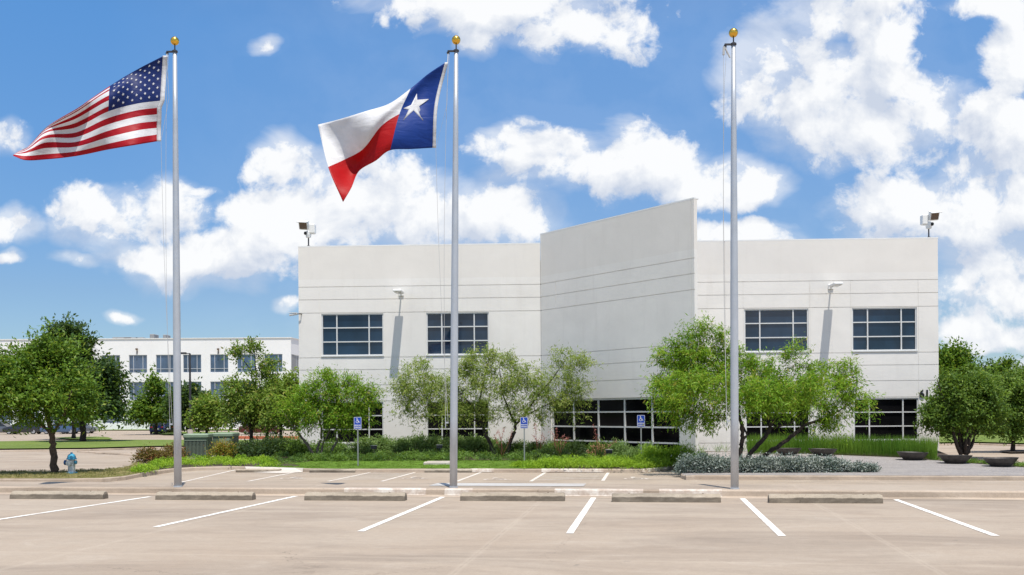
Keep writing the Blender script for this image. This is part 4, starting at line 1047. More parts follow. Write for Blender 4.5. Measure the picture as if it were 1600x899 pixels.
# slab in the lawn, uplights in the bed
p = HIT(685, 727, zbed); b = MB(); b.box(p+Vector((0, 0.3, 0.05)), (1.25, 0.6, 0.14), None, 0.02); b.box(p+Vector((0, 0.3, 0.135)), (1.0, 0.4, 0.03), None, 0.008)
tag(b.build('drain_slab', 'pale_concrete', None, origin=p), 'low pale concrete slab lying in the lawn left of the middle flagpole', 'concrete slab')
for (u, v, lb) in ((587, 709, 'small dark uplight among green shrubs right of the leftmost blue sign'), (688, 708, 'small dark uplight among green shrubs just left of the middle flagpole'), (950, 717, 'small dark uplight in front of the dried orange yucca')):
    p = HIT(u, v+4, zbed); p.y -= 0.5; r = thing('landscape_light', lb, 'garden light', p, 'uplights in the planting bed')
    b = MB(); b.tube([p, p+Vector((0, 0, 0.34))], 0.02, 8); b.build('stake', 'dark_metal', r)
    b = MB(); q = p+Vector((0, 0, 0.42)); b.box(q, (0.26, 0.2, 0.15), None, 0.02); b.build('lamp_body', 'dark_metal', r)
    b = MB(); b.box(q+Vector((0, -0.02, 0.09)), (0.30, 0.26, 0.02)); b.build('hood', 'sign_post', r)

# bowls
bowls = [(1183, 45, 704, 'low dark bowl half hidden behind the branching willow trunks'), (1236, 40, 713, 'low dark bowl before the reeds, just right of the willow trunks'), (1290, 44, 714, 'low dark bowl before the reeds, under the right drooping willow tips'), (1432, 47, 720.5, 'low dark bowl at the right end of the reeds'),
         (1500, 50, 726, 'low dark bowl in front of the many-stemmed myrtle trunk'), (1573, 51, 731, 'low dark streaked bowl at the right edge of the gravel')]
pr = None
for (u, w, v, lb) in bowls:
    if pr is None:
        pr = thing('planter_bowl', lb, 'bowl', (0, 0, 0), 'shallow bowls along the gravel')
        b = MB(); b.lathe([(0.0, 0.0), (0.34, 0.0), (0.40, 0.03), (0.58, 0.18), (0.69, 0.31), (0.70, 0.335), (0.67, 0.335), (0.62, 0.26), (0.3, 0.2), (0, 0.18)], 36); b.build('bowl', 'bowl_bronze', pr)
        b = MB(); b.lathe([(0.60, 0.24), (0.3, 0.27), (0, 0.28)], 24); b.build('soil_fill', 'soil', pr); o = pr
    else: o = dup(pr, (0, 0, 0), 0, lb)
    p = HIT(u, v, zbed); s_ = (w/F*p.y)/1.4; o.location = (p.x, p.y+0.4, p.z+0.01); o.scale = (s_, s_, 1.0); o.rotation_euler = (R(rnd.uniform(-1.5, 1.5)), R(rnd.uniform(-1.5, 1.5)), rnd.uniform(0, 6))

# ------------------------------------------------------------------ street lamp far left
p = W(297.5, 677, 104); p.z = FAR; tz = W(297, 552.5, 104).z
r = thing('parking_lot_lamp', 'dark pole lamp with a flat box head rising before the far white building', 'street lamp', p)
b = MB(); b.tube([p, p+Vector((0, 0, tz-p.z))], [0.14, 0.10], 8); b.build('pole', 'dark_metal', r)
b = MB(); b.lathe([(0.3, 0), (0.3, 0.7), (0.0, 0.72)], 12, p); b.build('footing', 'pale_concrete', r)
b = MB(); q = Vector((p.x, p.y, tz)); b.box(q+Vector((-0.25, 0, 0)), (0.5, 0.08, 0.08)); b.build('arm', 'dark_metal', r)
b = MB(); b.box(q+Vector((-0.75, 0, 0.03)), (0.7, 0.4, 0.2), None, 0.03); b.build('lamp_head', 'dark_metal', r)

# ------------------------------------------------------------------ cars
def car(loc, rz, paint, label, L=4.7, Wd=1.82, H=1.45, suv=False):
    r = thing('parked_car', label, 'car', (0, 0, 0), 'cars parked before the far building'); hw = Wd/2
    b = MB()
    st = [(-L/2, 0.35, 0.62, 0.86), (-L/2+0.12, 0.24, 0.78, 0.95), (-L/2+0.7, 0.2, 0.90, 1.0), (-L/2+1.25, 0.2, 0.98, 1.0), (0, 0.2, 1.0, 1.0), (L/2-1.1, 0.2, 1.0, 1.0), (L/2-0.35, 0.22, 0.98, 0.97), (L/2-0.05, 0.3, 0.9, 0.93), (L/2, 0.4, 0.75, 0.88)]
    if suv: st = [(x, z0, z1*1.08 if x > 0 else z1*1.05, w) for x, z0, z1, w in st]
    for (x, z0, z1, wf) in st:
        w = hw*wf
        for (yy, zz) in ((-w*0.9, z0), (-w, z0+0.12), (-w, z0+(z1-z0)*0.6), (-w*0.93, z1), (0, z1+0.03), (w*0.93, z1), (w, z0+(z1-z0)*0.6), (w, z0+0.12), (w*0.9, z0)): b.v.append((x, yy, zz))
    n = 9
    for i in range(len(st)-1):
        for j in range(n): b.f.append((i*n+j, i*n+(j+1) % n, (i+1)*n+(j+1) % n, (i+1)*n+j)); b.m.append(0)
    b.f.append(tuple(range(n))[::-1]); b.m.append(0); b.f.append(tuple((len(st)-1)*n+j for j in range(n))); b.m.append(0)
    b.build('body', paint, r, smooth=False)
    rs_, re_ = (-L/2+1.2, L/2-0.45) if not suv else (-L/2+1.1, L/2-0.12)
    tx0, tx1 = rs_+0.75, re_-(0.75 if not suv else 0.3); zb = 0.97 if not suv else 1.04
    b = MB(); lo = [(rs_, -hw*0.88), (re_, -hw*0.88), (re_, hw*0.88), (rs_, hw*0.88)]; hi = [(tx0, -hw*0.70), (tx1, -hw*0.70), (tx1, hw*0.70), (tx0, hw*0.70)]
    b.add([(x, y, zb) for x, y in lo]+[(x, y, H-0.05) for x, y in hi], [(0, 1, 5, 4), (1, 2, 6, 5), (2, 3, 7, 6), (3, 0, 4, 7)]); b.build('windows', 'car_glass', r)
    b = MB(); b.box(((tx0+tx1)/2, 0, H-0.03), (tx1-tx0+0.12, hw*1.46, 0.07), None, 0.03)
    for y in (-1, 1):
        for xa, xb in ((rs_, tx0), (re_, tx1)): b.tube([(xa, y*hw*0.89, zb), (xb, y*hw*0.71, H-0.05)], 0.035, 5)
        b.tube([((rs_+re_)/2+0.1, y*hw*0.89, zb), ((tx0+tx1)/2+0.1, y*hw*0.71, H-0.05)], 0.04, 5)
    b.build('roof', paint, r)
    for x in (-L/2+0.85, L/2-0.9):
        for y in (-1, 1):
            axx = (Vector((1, 0, 0)), Vector((0, 0, 1)), Vector((0, y, 0)))
            b = MB(); b.lathe([(0.0, -0.1), (0.33, -0.1), (0.34, 0.0), (0.32, 0.07), (0.22, 0.08)], 18, (x, y*(hw-0.09), 0.33), axx); w = b.build('wheel', 'tyre', r)
            b = MB(); b.lathe([(0.22, 0.082), (0.18, 0.06), (0.05, 0.075), (0, 0.08)], 14, (x, y*(hw-0.09), 0.33), axx); b.build('rim', 'rim', w)
    for y in (-1, 1):
        b = MB(); b.box((-L/2+0.10, y*hw*0.62, 0.66), (0.16, 0.36, 0.13), None, 0.03); b.build('headlight', 'head_lens', r)
        b = MB(); b.box((L/2-0.05, y*hw*0.66, 0.82), (0.12, 0.32, 0.14), None, 0.03); b.build('taillight', 'red_lens', r)
    b = MB(); b.box((L/2+0.005, 0, 0.62), (0.02, 0.4, 0.16)); b.build('number_plate', 'sign_white', r)
    r.location = loc; r.rotation_euler = (0, 0, rz); return r
def cp(u, v): p = GP(u, v, FAR); return (p.x, p.y, FAR)
car(cp(96, 678.2), R(3), 'car_blue', 'blue-grey sedan parked side-on behind the foreground oak trunk')
car(cp(121, 677.6), R(190), 'car_grey', 'dark grey car nose to nose with the blue-grey sedan', suv=True)
car(cp(38, 678.6), R(4), 'car_black', 'black car mostly hidden under the foreground oak crown', H=1.6, suv=True)
car(cp(2, 678.6), R(180), 'car_grey', 'dark grey car cut by the left edge of the photo')
car(cp(250.5, 678.0), R(-80), 'car_navy', 'navy blue car seen from behind, left of the leftmost flagpole', suv=True, H=1.5)
car(cp(266, 677.4), R(-80), 'car_black', 'near-black car between the navy car and the leftmost flagpole')
car(cp(408, 679.0), R(180), 'car_maroon', 'dark maroon car low behind the slim tree trunks')

# ------------------------------------------------------------------ foliage
def leaf_mesh(name, pts, size, aspect, droop, rng, m, parent=None, origin=None, tints=None, upright=0.0, outward=None, face=0.6):
    """one small four-cornered blade per point"""
    n = len(pts); P_ = np.asarray(pts, float)
    d = rng.normal(size=(n, 3)); d /= np.linalg.norm(d, axis=1)[:, None]
    if outward is not None: d = d+outward*0.8
    d[:, 2] = d[:, 2]*(1-abs(droop)*0.5)-droop+upright
    d /= np.linalg.norm(d, axis=1)[:, None]
    q = rng.normal(size=(n, 3))*face+np.array([0.1, -0.35, 1.0])
    if outward is not None: q = q+outward*0.5
    s = np.cross(q, d); s /= (np.linalg.norm(s, axis=1)[:, None]+1e-9)
    L = size*rng.uniform(0.6, 1.3, n)[:, None]; wv = L*aspect
    nrm = np.cross(d, s)
    v = np.empty((n, 4, 3)); v[:, 0] = P_; v[:, 1] = P_+d*L*0.45+s*wv*0.5+nrm*L*0.05; v[:, 2] = P_+d*L; v[:, 3] = P_+d*L*0.45-s*wv*0.5+nrm*L*0.05
    o0 = np.array(parent.location if origin is None else origin)
    v = (v-o0).reshape(-1, 3)
    me = bpy.data.meshes.new(name); me.vertices.add(n*4); me.vertices.foreach_set('co', v.ravel().astype(np.float32))
    me.loops.add(n*4); me.loops.foreach_set('vertex_index', np.arange(n*4, dtype=np.int32))
    me.polygons.add(n); me.polygons.foreach_set('loop_start', np.arange(0, n*4, 4, dtype=np.int32)); me.polygons.foreach_set('loop_total', np.full(n, 4, dtype=np.int32))
    me.materials.append(MATS[m]); me.update(); me.validate()
    at = me.attributes.new('tint', 'FLOAT_COLOR', 'POINT')
    t = np.ones((n, 4)); t[:, 0] = np.clip((tints if tints is not None else 0.5)+rng.normal(0, 0.22, n), 0, 1); t[:, 1] = rng.random(n); 
    at.data.foreach_set('color', np.repeat(t, 4, axis=0).ravel().astype(np.float32))
    o = bpy.data.objects.new(name, me); COL.objects.link(o)
    if parent is not None: o.parent = parent
    else: o.location = tuple(o0)
    return o
def bend(a, b_, k, rng, n=5):
    a, b_ = Vector(a), Vector(b_); d = (b_-a).length
    off = Vector(rng.normal(size=3))*d*k
    return [a.lerp(b_, t)+off*math.sin(math.pi*t)+Vector((0, 0, 0.06*d*math.sin(math.pi*t))) for t in np.linspace(0, 1, n)]
def tree(name, label, trunks, lobes, ncl, nlf, csize, lsize, aspect, droop, leaf, bark, seed, group=None, fringe=0.33, nbr=None, cat='tree', vlow=None):
    """trunks: list of (points, radii). lobes: (centre, (rx,ry,rz), weight)"""
    rng = np.random.default_rng(seed)
    base = Vector(trunks[0][0][0]); root = thing(name, label, cat, base, group)
    C_, T_ = [], []
    wts = np.array([l[2]*l[1][0]*l[1][1]*l[1][2] for l in lobes])**0.75; wts /= wts.sum()
    while len(C_) < ncl:
        l = lobes[rng.choice(len(lobes), p=wts)]; d = rng.normal(size=3); d /= np.linalg.norm(d)
        rad = rng.uniform(0.25, 1)**0.45*(1+rng.normal(0, 0.09) if rng.random() > fringe else rng.uniform(0.95, 1.22))
        c = np.array(l[0])+d*rad*np.array(l[1])
        if d[2] < -0.3 and rng.random() < 0.35: continue
        if vlow and c[2] < vlow: continue
        C_.append(c); T_.append(rng.normal(0.48, 0.36))
    C_ = np.array(C_)
    ctr = np.mean([np.array(l[0]) for l in lobes], axis=0)
    pts, tn, ow = [], [], []
    for c, t in zip(C_, T_):
        k = max(4, int(nlf*rng.uniform(0.5, 1.5))); cs = csize*rng.uniform(0.6, 1.35)
        # short twigs: leaves strung along a few directions give a spray rather than a ball
        nt_ = 4; tw = rng.normal(size=(nt_, 3)); tw /= np.linalg.norm(tw, axis=1)[:, None]; out = (c-ctr); out = out/(np.linalg.norm(out)+1e-6)
        tw = tw+out*0.6; tw[:, 2] -= droop*0.9
        w = rng.integers(0, nt_, k); f = rng.uniform(0, 1, k)[:, None]
        q = c+tw[w]*f*cs*1.3+rng.normal(0, cs*0.26, (k, 3)); pts.append(q); tn += [t]*k; ow.append(tw[w])
    pts = np.concatenate(pts); ow = np.concatenate(ow)
    leaf_mesh('crown', pts, lsize, aspect, droop*0.45, rng, leaf, parent=root, tints=np.array(tn), outward=ow*0.6)
    b = MB(); nodes = []
    for tp, rd in trunks:
        tp = [Vector(q) for q in tp]; P2, R2 = [], []
        for i in range(len(tp)-1):
            for f in np.linspace(0, 1, 4, endpoint=False):
                w = tp[i].lerp(tp[i+1], f); jit = 0.15*rd[i] if (i or f) else 0
                P2.append(w+Vector(rng.normal(size=3))*jit); R2.append((rd[i]*(1-f)+rd[i+1]*f)*(1+rng.normal(0, 0.05)))
        P2.append(tp[-1]); R2.append(rd[-1]); b.tube(P2, R2, 9)
        h = len(P2); nodes += [(P2[i], R2[i]) for i in range(h//3, h)]
    nb_ = nbr if nbr is not None else min(ncl, 60)
    idx = rng.choice(ncl, nb_, replace=False)
    for i in idx:
        c = Vector(C_[i]); cand = sorted(nodes, key=lambda q: (q[0]-c).length+max(0, q[0].z-c.z)*1.2)[0]
        p = bend(cand[0], c, 0.08, rng); r0 = min(cand[1]*0.6, 0.012+0.012*(c-cand[0]).length)
        b.tube(p, np.linspace(r0, 0.005, len(p)), 5, cap=False)
        if len(nodes) < 90: nodes.append((p[2], r0*0.6))
    b.build('trunk', bark, root, smooth=True)
    return root
def lob(D, *L, dy=0.75):
    """lobes from photo bearings: (u, v, ru, rv[, dD]) at depth D"""
    out = []
    for l in L:
        dd = l[4] if len(l) > 4 else 0
        p = W(l[0], l[1], D+dd); k = (D+dd)/F
        out.append((tuple(p), (l[2]*k, min(l[2], l[3]*1.6)*k*dy, l[3]*k), 1.0))
    return out
def tr(D, *pts):
    return [W(u, v, D+(rest[0] if rest else 0)) for (u, v, *rest) in pts]
# foreground oak on the grass strip
def onz(L, z): L[0].z = z; return L
tree('oak_tree', 'leafy oak in the near left grass strip beside the hydrant', [(onz(tr(36.3, (85, 741), (85.5, 715), (83, 695), (80, 675), (72, 640), (66, 600)), -0.63), [0.165, 0.125, 0.115, 0.105, 0.075, 0.04]), (tr(36.3, (82, 680), (100, 650, -0.5), (112, 610, -0.8)), [0.06, 0.05, 0.025]), (tr(36.3, (82, 680), (45, 645, 0.5), (10, 620, 0.8)), [0.06, 0.045, 0.02])],
     lob(36.3, (62, 595, 60, 42), (10, 600, 58, 38, -0.5), (112, 620, 34, 36, 0.4), (45, 625, 70, 32, -0.8), (20, 655, 48, 16), (120, 640, 26, 20), (92, 572, 38, 28, 0.6), (30, 568, 40, 24), (72, 545, 20, 18), (-40, 600, 50, 60), (135, 600, 14, 20)),
     560, 62, 0.38, 0.16, 0.42, 0.15, 'oak_leaf', 'bark', 11, vlow=W(60, 647, 36.3).z)
tree('oak_tree', 'dark oak on the far grass band rising behind the foreground oak', [(onz(tr(82, (130, 690), (130, 665), (128, 620), (126, 570)), FAR), [0.28, 0.24, 0.18, 0.08])],
     lob(82, (125, 605, 52, 44), (102, 568, 36, 36), (112, 540, 28, 24), (106, 520, 18, 10), (150, 640, 36, 24), (160, 595, 28, 28), (85, 560, 20, 34), (170, 630, 16, 22), (120, 655, 50, 14)),
     600, 52, 0.65, 0.36, 0.5, 0.1, 'darkoak_leaf', 'dark_bark', 12, vlow=W(130, 640, 82).z)
tree('oak_tree', 'slim oak on the small kerbed island behind the foreground oak', [(onz(tr(92, (115, 686), (115, 665), (113, 620)), FAR), [0.22, 0.17, 0.08])],
     lob(92, (108, 630, 28, 30), (95, 610, 28, 28), (120, 652, 22, 12)), 180, 44, 0.6, 0.36, 0.5, 0.1, 'oak_leaf', 'dark_bark', 13, vlow=W(115, 640, 92).z)
tree('shade_tree', 'young tree before the far building, left of the lamp pole and flagpole', [(onz(tr(112, (244, 678), (243.5, 660), (242, 620)), FAR), [0.22, 0.18, 0.06])],
     lob(112, (242, 612, 12, 16), (240, 600, 7, 10), (236, 635, 23, 16), (262, 636, 16, 20), (225, 645, 20, 12), (250, 652, 26, 9)), 200, 44, 0.7, 0.40, 0.5, 0.1, 'oak_leaf', 'dark_bark', 14, vlow=W(244, 652, 112).z)
tree('shade_tree', 'round dark tree just right of the leftmost flagpole', [(onz(tr(108, (297, 679), (297, 660), (296, 630)), FAR), [0.22, 0.17, 0.07])],
     lob(108, (298, 636, 22, 22), (290, 618, 14, 10), (312, 645, 15, 14), (283, 640, 14, 18), (300, 655, 28, 9)), 260, 46, 0.7, 0.42, 0.5, 0.1, 'darkoak_leaf', 'dark_bark', 15, vlow=W(297, 658, 108).z)
tree('shade_tree', 'small light green tree between the round dark tree and the tall loose tree', [(onz(tr(100, (323, 679), (323, 660), (324, 640)), FAR), [0.16, 0.12, 0.05])],
     lob(100, (326, 642, 18, 18), (338, 650, 16, 14), (318, 655, 16, 9)), 150, 42, 0.6, 0.38, 0.5, 0.1, 'elm_leaf', 'dark_bark', 16, vlow=W(320, 660, 100).z)
tree('loose_tree', 'tall loose-crowned tree left of the building, highest of its cluster', [(onz(tr(56, (392, 696), (392.5, 665), (396, 630), (400, 590), (398, 550)), -0.6), [0.13, 0.11, 0.085, 0.05, 0.02]), (tr(56, (400, 590), (378, 560), (372, 548)), [0.04, 0.02, 0.01])],
     lob(56, (395, 548, 13, 12), (372, 552, 9, 9), (415, 570, 12, 18), (400, 585, 18, 12), (422, 600, 14, 14), (385, 620, 32, 22), (410, 630, 38, 24), (375, 640, 26, 20), (395, 650, 34, 14), (365, 600, 12, 12)),
     330, 48, 0.40, 0.19, 0.45, 0.15, 'elm_leaf', 'dark_bark', 17, vlow=W(392, 655, 56).z)
tree('loose_tree', 'low dull green tree left of the building, second of three slim trunks', [(onz(tr(58, (417, 695), (417, 665), (418, 635)), -0.6), [0.10, 0.085, 0.05])],
     lob(58, (422, 630, 30, 26), (440, 615, 22, 22), (415, 650, 34, 14), (440, 645, 24, 18)), 220, 46, 0.40, 0.19, 0.45, 0.15, 'elm_leaf', 'dark_bark', 18, vlow=W(417, 656, 58).z)
tree('loose_tree', 'low green tree closest to the building left edge, third of three slim trunks', [(onz(tr(54, (438.5, 697), (438, 665), (442, 635)), -0.6), [0.10, 0.085, 0.05])],
     lob(54, (452, 625, 28, 28), (460, 640, 24, 24), (440, 650, 26, 14), (470, 615, 16, 22), (455, 600, 14, 12)), 220, 46, 0.38, 0.19, 0.45, 0.15, 'elm_leaf', 'dark_bark', 19, vlow=W(438, 656, 54).z)
# willows in the bed
def wz(u, v, D): p = W(u, v, D); p.z = zbed(p.x, p.y)-0.05; return p
D = 43.8
tree('desert_willow', 'many-stemmed green willow covering the ground floor window at the building left end',
     [([wz(494, 712, D)]+tr(D, (480, 695), (468, 680), (455, 662), (440, 640)), [0.075, 0.065, 0.055, 0.045, 0.02]), ([wz(497, 712, D)]+tr(D, (496, 700), (502, 685), (502, 668), (495, 645), (492, 610)), [0.08, 0.06, 0.055, 0.05, 0.035, 0.015]),
      ([wz(500, 712, D)]+tr(D, (505, 692), (514, 675), (520, 655), (530, 615)), [0.07, 0.05, 0.045, 0.035, 0.015]), ([wz(512, 713, D)]+tr(D, (520, 700), (527, 690), (522, 675), (545, 650), (560, 625)), [0.06, 0.05, 0.045, 0.035, 0.025, 0.01])],
     lob(D, (505, 610, 30, 26), (515, 590, 14, 10), (545, 620, 32, 22), (570, 620, 18, 18), (470, 640, 28, 28, -0.5), (500, 640, 40, 22), (540, 645, 34, 18), (520, 665, 26, 12), (485, 620, 20, 24), (550, 600, 12, 12), (545, 668, 18, 8)),
     350, 62, 0.32, 0.17, 0.22, 0.4, 'willow_leaf', 'pale_bark', 21, 'willows in the planting bed', vlow=W(500, 664, 43.8).z)
tree('desert_willow', 'feathery pale willow behind the middle flagpole with a single left-leaning trunk',
     [([wz(772, 706, D)]+tr(D, (767, 695), (758, 678), (752, 660), (738, 635), (715, 610)), [0.10, 0.085, 0.075, 0.065, 0.04, 0.015]), (tr(D, (752, 660), (700, 645), (660, 630)), [0.045, 0.03, 0.01]), (tr(D, (745, 648), (755, 600), (765, 560)), [0.04, 0.025, 0.01])],
     lob(D, (660, 600, 40, 26), (645, 620, 26, 24), (690, 615, 40, 30, 0.6), (650, 645, 26, 14), (655, 575, 22, 12), (730, 610, 34, 32), (740, 580, 30, 26), (700, 640, 34, 16), (745, 640, 26, 18), (770, 555, 16, 12), (745, 560, 14, 12), (720, 570, 12, 16)),
     330, 52, 0.34, 0.165, 0.21, 0.5, 'pale_willow_leaf', 'dark_bark', 22, 'willows in the planting bed', vlow=W(700, 652, 43.8).z)
tree('desert_willow', 'feathery pale willow with a forked dark trunk beside the middle blue sign',
     [([wz(792, 706, D-0.3)]+tr(D-0.3, (797, 690), (804, 675), (806, 663), (798, 648), (785, 615), (780, 570)), [0.10, 0.085, 0.08, 0.07, 0.045, 0.03, 0.012]), (tr(D-0.3, (806, 663), (818, 652), (835, 625), (865, 590), (885, 560)), [0.055, 0.045, 0.035, 0.025, 0.01]), (tr(D-0.3, (820, 650), (850, 635), (880, 620)), [0.03, 0.02, 0.01])],
     lob(D-0.3, (790, 590, 36, 26), (785, 560, 24, 14), (820, 610, 38, 28), (830, 580, 22, 16), (865, 600, 34, 26), (885, 570, 26, 24), (905, 565, 24, 10), (880, 625, 30, 18), (800, 640, 40, 14), (850, 640, 24, 12), (895, 600, 18, 16), (880, 550, 10, 10), (775, 625, 24, 20)),
     310, 50, 0.34, 0.165, 0.21, 0.5, 'pale_willow_leaf', 'dark_bark', 23, 'willows in the planting bed', vlow=W(800, 648, 43.5).z)
D = 36.6
tree('desert_willow', 'large bright green willow with three spreading dark trunks in the silver shrub bed',
     [([wz(1158, 726, D)]+tr(D, (1157, 705), (1160, 685), (1159, 665), (1150, 630), (1130, 580), (1110, 540)), [0.115, 0.095, 0.085, 0.075, 0.055, 0.035, 0.015]), (tr(D, (1160, 688), (1168, 680), (1160, 665)), [0.05, 0.045, 0.03]),
      ([wz(1161, 726, D)]+tr(D, (1172, 708), (1190, 690), (1200, 675), (1208, 655), (1225, 630), (1230, 580)), [0.11, 0.09, 0.08, 0.075, 0.06, 0.04, 0.015]), ([wz(1164, 727, D)]+tr(D, (1195, 712), (1220, 695), (1240, 680), (1258, 664), (1290, 655), (1330, 630)), [0.10, 0.085, 0.08, 0.07, 0.06, 0.04, 0.012]),
      (tr(D, (1203, 670), (1235, 662), (1260, 640)), [0.045, 0.03, 0.015]), (tr(D, (1150, 630), (1090, 610), (1040, 590)), [0.045, 0.03, 0.01])],
     lob(D, (1110, 570, 50, 34), (1105, 530, 34, 18), (1080, 555, 34, 22), (1050, 560, 22, 26), (1035, 600, 24, 16), (1090, 610, 58, 34), (1060, 630, 36, 20), (1110, 645, 40, 16), (1180, 600, 40, 30), (1178, 578, 28, 22), (1165, 625, 34, 18), (1145, 565, 26, 26), (1210, 612, 46, 30), (1215, 570, 16, 12), (1250, 580, 26, 18), (1235, 545, 18, 10), (1290, 600, 42, 32), (1320, 590, 24, 24), (1335, 625, 24, 18), (1270, 640, 40, 22), (1295, 650, 26, 14), (1010, 597, 10, 7), (1085, 655, 30, 10), (1280, 668, 14, 10), (1060, 600, 34, 20, -2.2), (1120, 600, 44, 22, -2.4), (1190, 610, 36, 20, -2.0), (1260, 605, 40, 22, -2.2), (1080, 580, 30, 20, 1.8), (1240, 610, 36, 20, 1.8), (1075, 515, 12, 12), (1100, 508, 12, 10), (1330, 575, 12, 12)),
     780, 70, 0.33, 0.17, 0.21, 0.6, 'willow_leaf', 'dark_bark', 24, 'willows in the planting bed')
# right side trees
D = 45.0
gb = wz(1506, 712, D)
tk = []
for i, (du, dv) in enumerate(((-26, 0), (-14, 3), (-4, 0), (7, 2), (18, 0), (30, 4))):
    tk.append(([gb+Vector((0.06*(i-2.5), 0.05*((i % 3)-1), 0))]+tr(D+(i % 3-1)*0.3, (1506+du*0.3+(i-2.5)*1.5, 695), (1506+du*0.7, 665), (1506+du*1.2, 625), (1506+du*1.6, 595+dv*3)), [0.10, 0.08, 0.06, 0.04, 0.015]))
tree('crape_myrtle', 'many-stemmed rounded tree against the building right corner', tk,
     lob(D, (1508, 626, 40, 28), (1492, 632, 24, 22), (1454, 648, 12, 12), (1530, 622, 32, 30), (1508, 602, 26, 12), (1512, 650, 40, 20), (1472, 656, 22, 12), (1548, 650, 20, 22), (1488, 608, 16, 14), (1466, 640, 14, 14)),
     520, 62, 0.33, 0.16, 0.42, 0.1, 'myrtle_leaf', 'dark_bark', 31, vlow=W(1500, 668, 45).z)
D = 51
gb = W(1583, 708, D); gb.z = FAR
tree('shade_tree', 'round single-trunk tree at the right edge beyond the driveway', [([gb]+tr(D, (1583, 680), (1583, 650), (1585, 620)), [0.12, 0.10, 0.08, 0.03])],
     lob(D, (1580, 620, 36, 30), (1560, 635, 26, 24), (1605, 630, 34, 32), (1585, 655, 40, 20), (1590, 600, 26, 14), (1630, 640, 30, 34)), 520, 62, 0.36, 0.17, 0.45, 0.1, 'myrtle_leaf', 'dark_bark', 32)
wl = [(1487, 572, 88, 26, 'tall broadleaf tree rising above the building right edge'), (1515, 600, 92, 24, 'dark background tree behind the myrtle crown'), (1548, 598, 96, 20, 'background tree in the gap right of the myrtle'), (1572, 602, 90, 18, 'pointed background tree near the photo right edge'),
      (1598, 604, 95, 20, 'background tree behind the rightmost round tree'), (1630, 606, 92, 24, 'background tree just past the photo right edge'), (1500, 650, 84, 20, 'low dark background tree under the myrtle crown'), (1535, 655, 84, 20, 'low background tree seen between the two right trunks'), (1565, 655, 86, 20, 'low background tree just left of the rightmost trunk'), (1600, 655, 86, 20, 'low background tree at the far right verge')]
for i, (u, v, D, ru, lb) in enumerate(wl):
    gb = W(u, 700, D); gb.z = FAR
    low = v > 640
    L = lob(D, (u, v+4, ru, ru*(0.9 if low else 1.1)), (u-6, v+18, ru*1.1, 20), (u+9, v+22, ru, 18), (u, v-ru*0.3, ru*0.5, ru*0.6)) if not low else lob(D, (u, v-4, ru, 22), (u+5, v+12, ru*1.1, 12), (u-8, v+2, ru*0.7, 16))
    if not low: L += lob(D, (u, v+55, ru, 22))
    if i == 3: L += lob(D, (u-2, v-26, 5, 12))
    tree('woodland_tree', lb, [([gb]+tr(D, (u, 670), (u, 640), (u, v)), [0.3, 0.24, 0.2, 0.08])], L, 330 if not low else 200, 46, 0.7, 0.36, 0.5, 0.1, 'wood_leaf' if i % 3 else 'oak_leaf', 'dark_bark', 40+i, 'background trees beyond the right verge', nbr=12)

# shrubs: dome of small leaves
def shrub(name, label, u, v, D, ru, hv, leaf, n, lsize, aspect=0.45, group=None, upright=0.05, seed=None, cat='shrub', zf=zbed, droop=0.0, dy=0.8, tone=0.0):
    rng = np.random.default_rng(seed if seed is not None else rnd.randint(0, 10**6))
    p = W(u, v, D); z = zf(p.x, p.y); rx = ru*D/F; h = hv*D/F; ry = rx*dy
    nl = max(5, int(n/45)); C_ = []
    for _ in range(nl):
        a = rng.uniform(0, 2*math.pi); e = rng.uniform(0.02, 1)**0.8; c = math.sqrt(max(0, 1-e*e))
        k = rng.uniform(0.62, 1.03)
        C_.append((math.cos(a)*c*rx*k, math.sin(a)*c*ry*k, e*h*k*0.93+0.03, rng.normal(0.5+tone, 0.22)))
    C_ = np.array(C_); w = rng.integers(0, nl, n); sp = 0.17*max(rx, h)+0.03
    q = C_[w, :3]+rng.normal(0, 1, (n, 3))*np.array([sp, sp, sp*0.8]); q[:, 2] = np.clip(q[:, 2], 0.01, None)
    ow = q/(np.linalg.norm(q, axis=1)[:, None]+1e-6)
    o = leaf_mesh(name, q+np.array([p.x, p.y, z]), lsize, aspect, droop, rng, leaf, origin=(p.x, p.y, z), tints=C_[w, 3], upright=upright, outward=ow)
    return tag(o, label, cat, group)
fl6 = lambda x, y: -0.61
shrub('ornamental_shrub', 'reddish rounded shrub at the left tip of the planting bed', 232, 728, 44.5, 20, 19, 'red_shrub_leaf', 2600, 0.10, zf=fl6, seed=1)
shrub('ornamental_shrub', 'reddish shrub spilling right of the one at the bed tip', 250, 725, 45.5, 14, 14, 'red_shrub_leaf', 1500, 0.10, zf=fl6, seed=2)
shrub('ornamental_shrub', 'red-green shrub directly left of the leftmost flagpole', 272, 717, 47, 15, 22, 'red_shrub_leaf', 2200, 0.10, zf=fl6, seed=3)
shrub('ornamental_shrub', 'golden red-tinged shrub in front of the plain green cabinet', 351, 718, 45.5, 21, 27, 'gold_shrub_leaf', 3200, 0.10, zf=fl6, seed=4)
shrub('ornamental_shrub', 'dark green shrub right of the golden one', 385, 718, 45.5, 24, 27, 'dark_shrub_leaf', 3400, 0.10, zf=fl6, seed=5)
shrub('ornamental_shrub', 'dark arching shrub under the slim tree trunks', 425, 718, 45.5, 34, 34, 'dark_shrub_leaf', 5200, 0.16, 0.25, zf=fl6, seed=6)
shrub('ornamental_shrub', 'deep green shrub left of the willow stems', 462, 716, 45.5, 24, 32, 'shrub_leaf', 3400, 0.16, 0.25, zf=fl6, seed=7)
shrub('ornamental_shrub', 'low green shrub behind the willow stems at the building foot', 515, 714, 46.5, 26, 16, 'shrub_leaf', 2600, 0.12, 0.3, seed=8)
gl = 'leafy shrubs along the foot of the building'
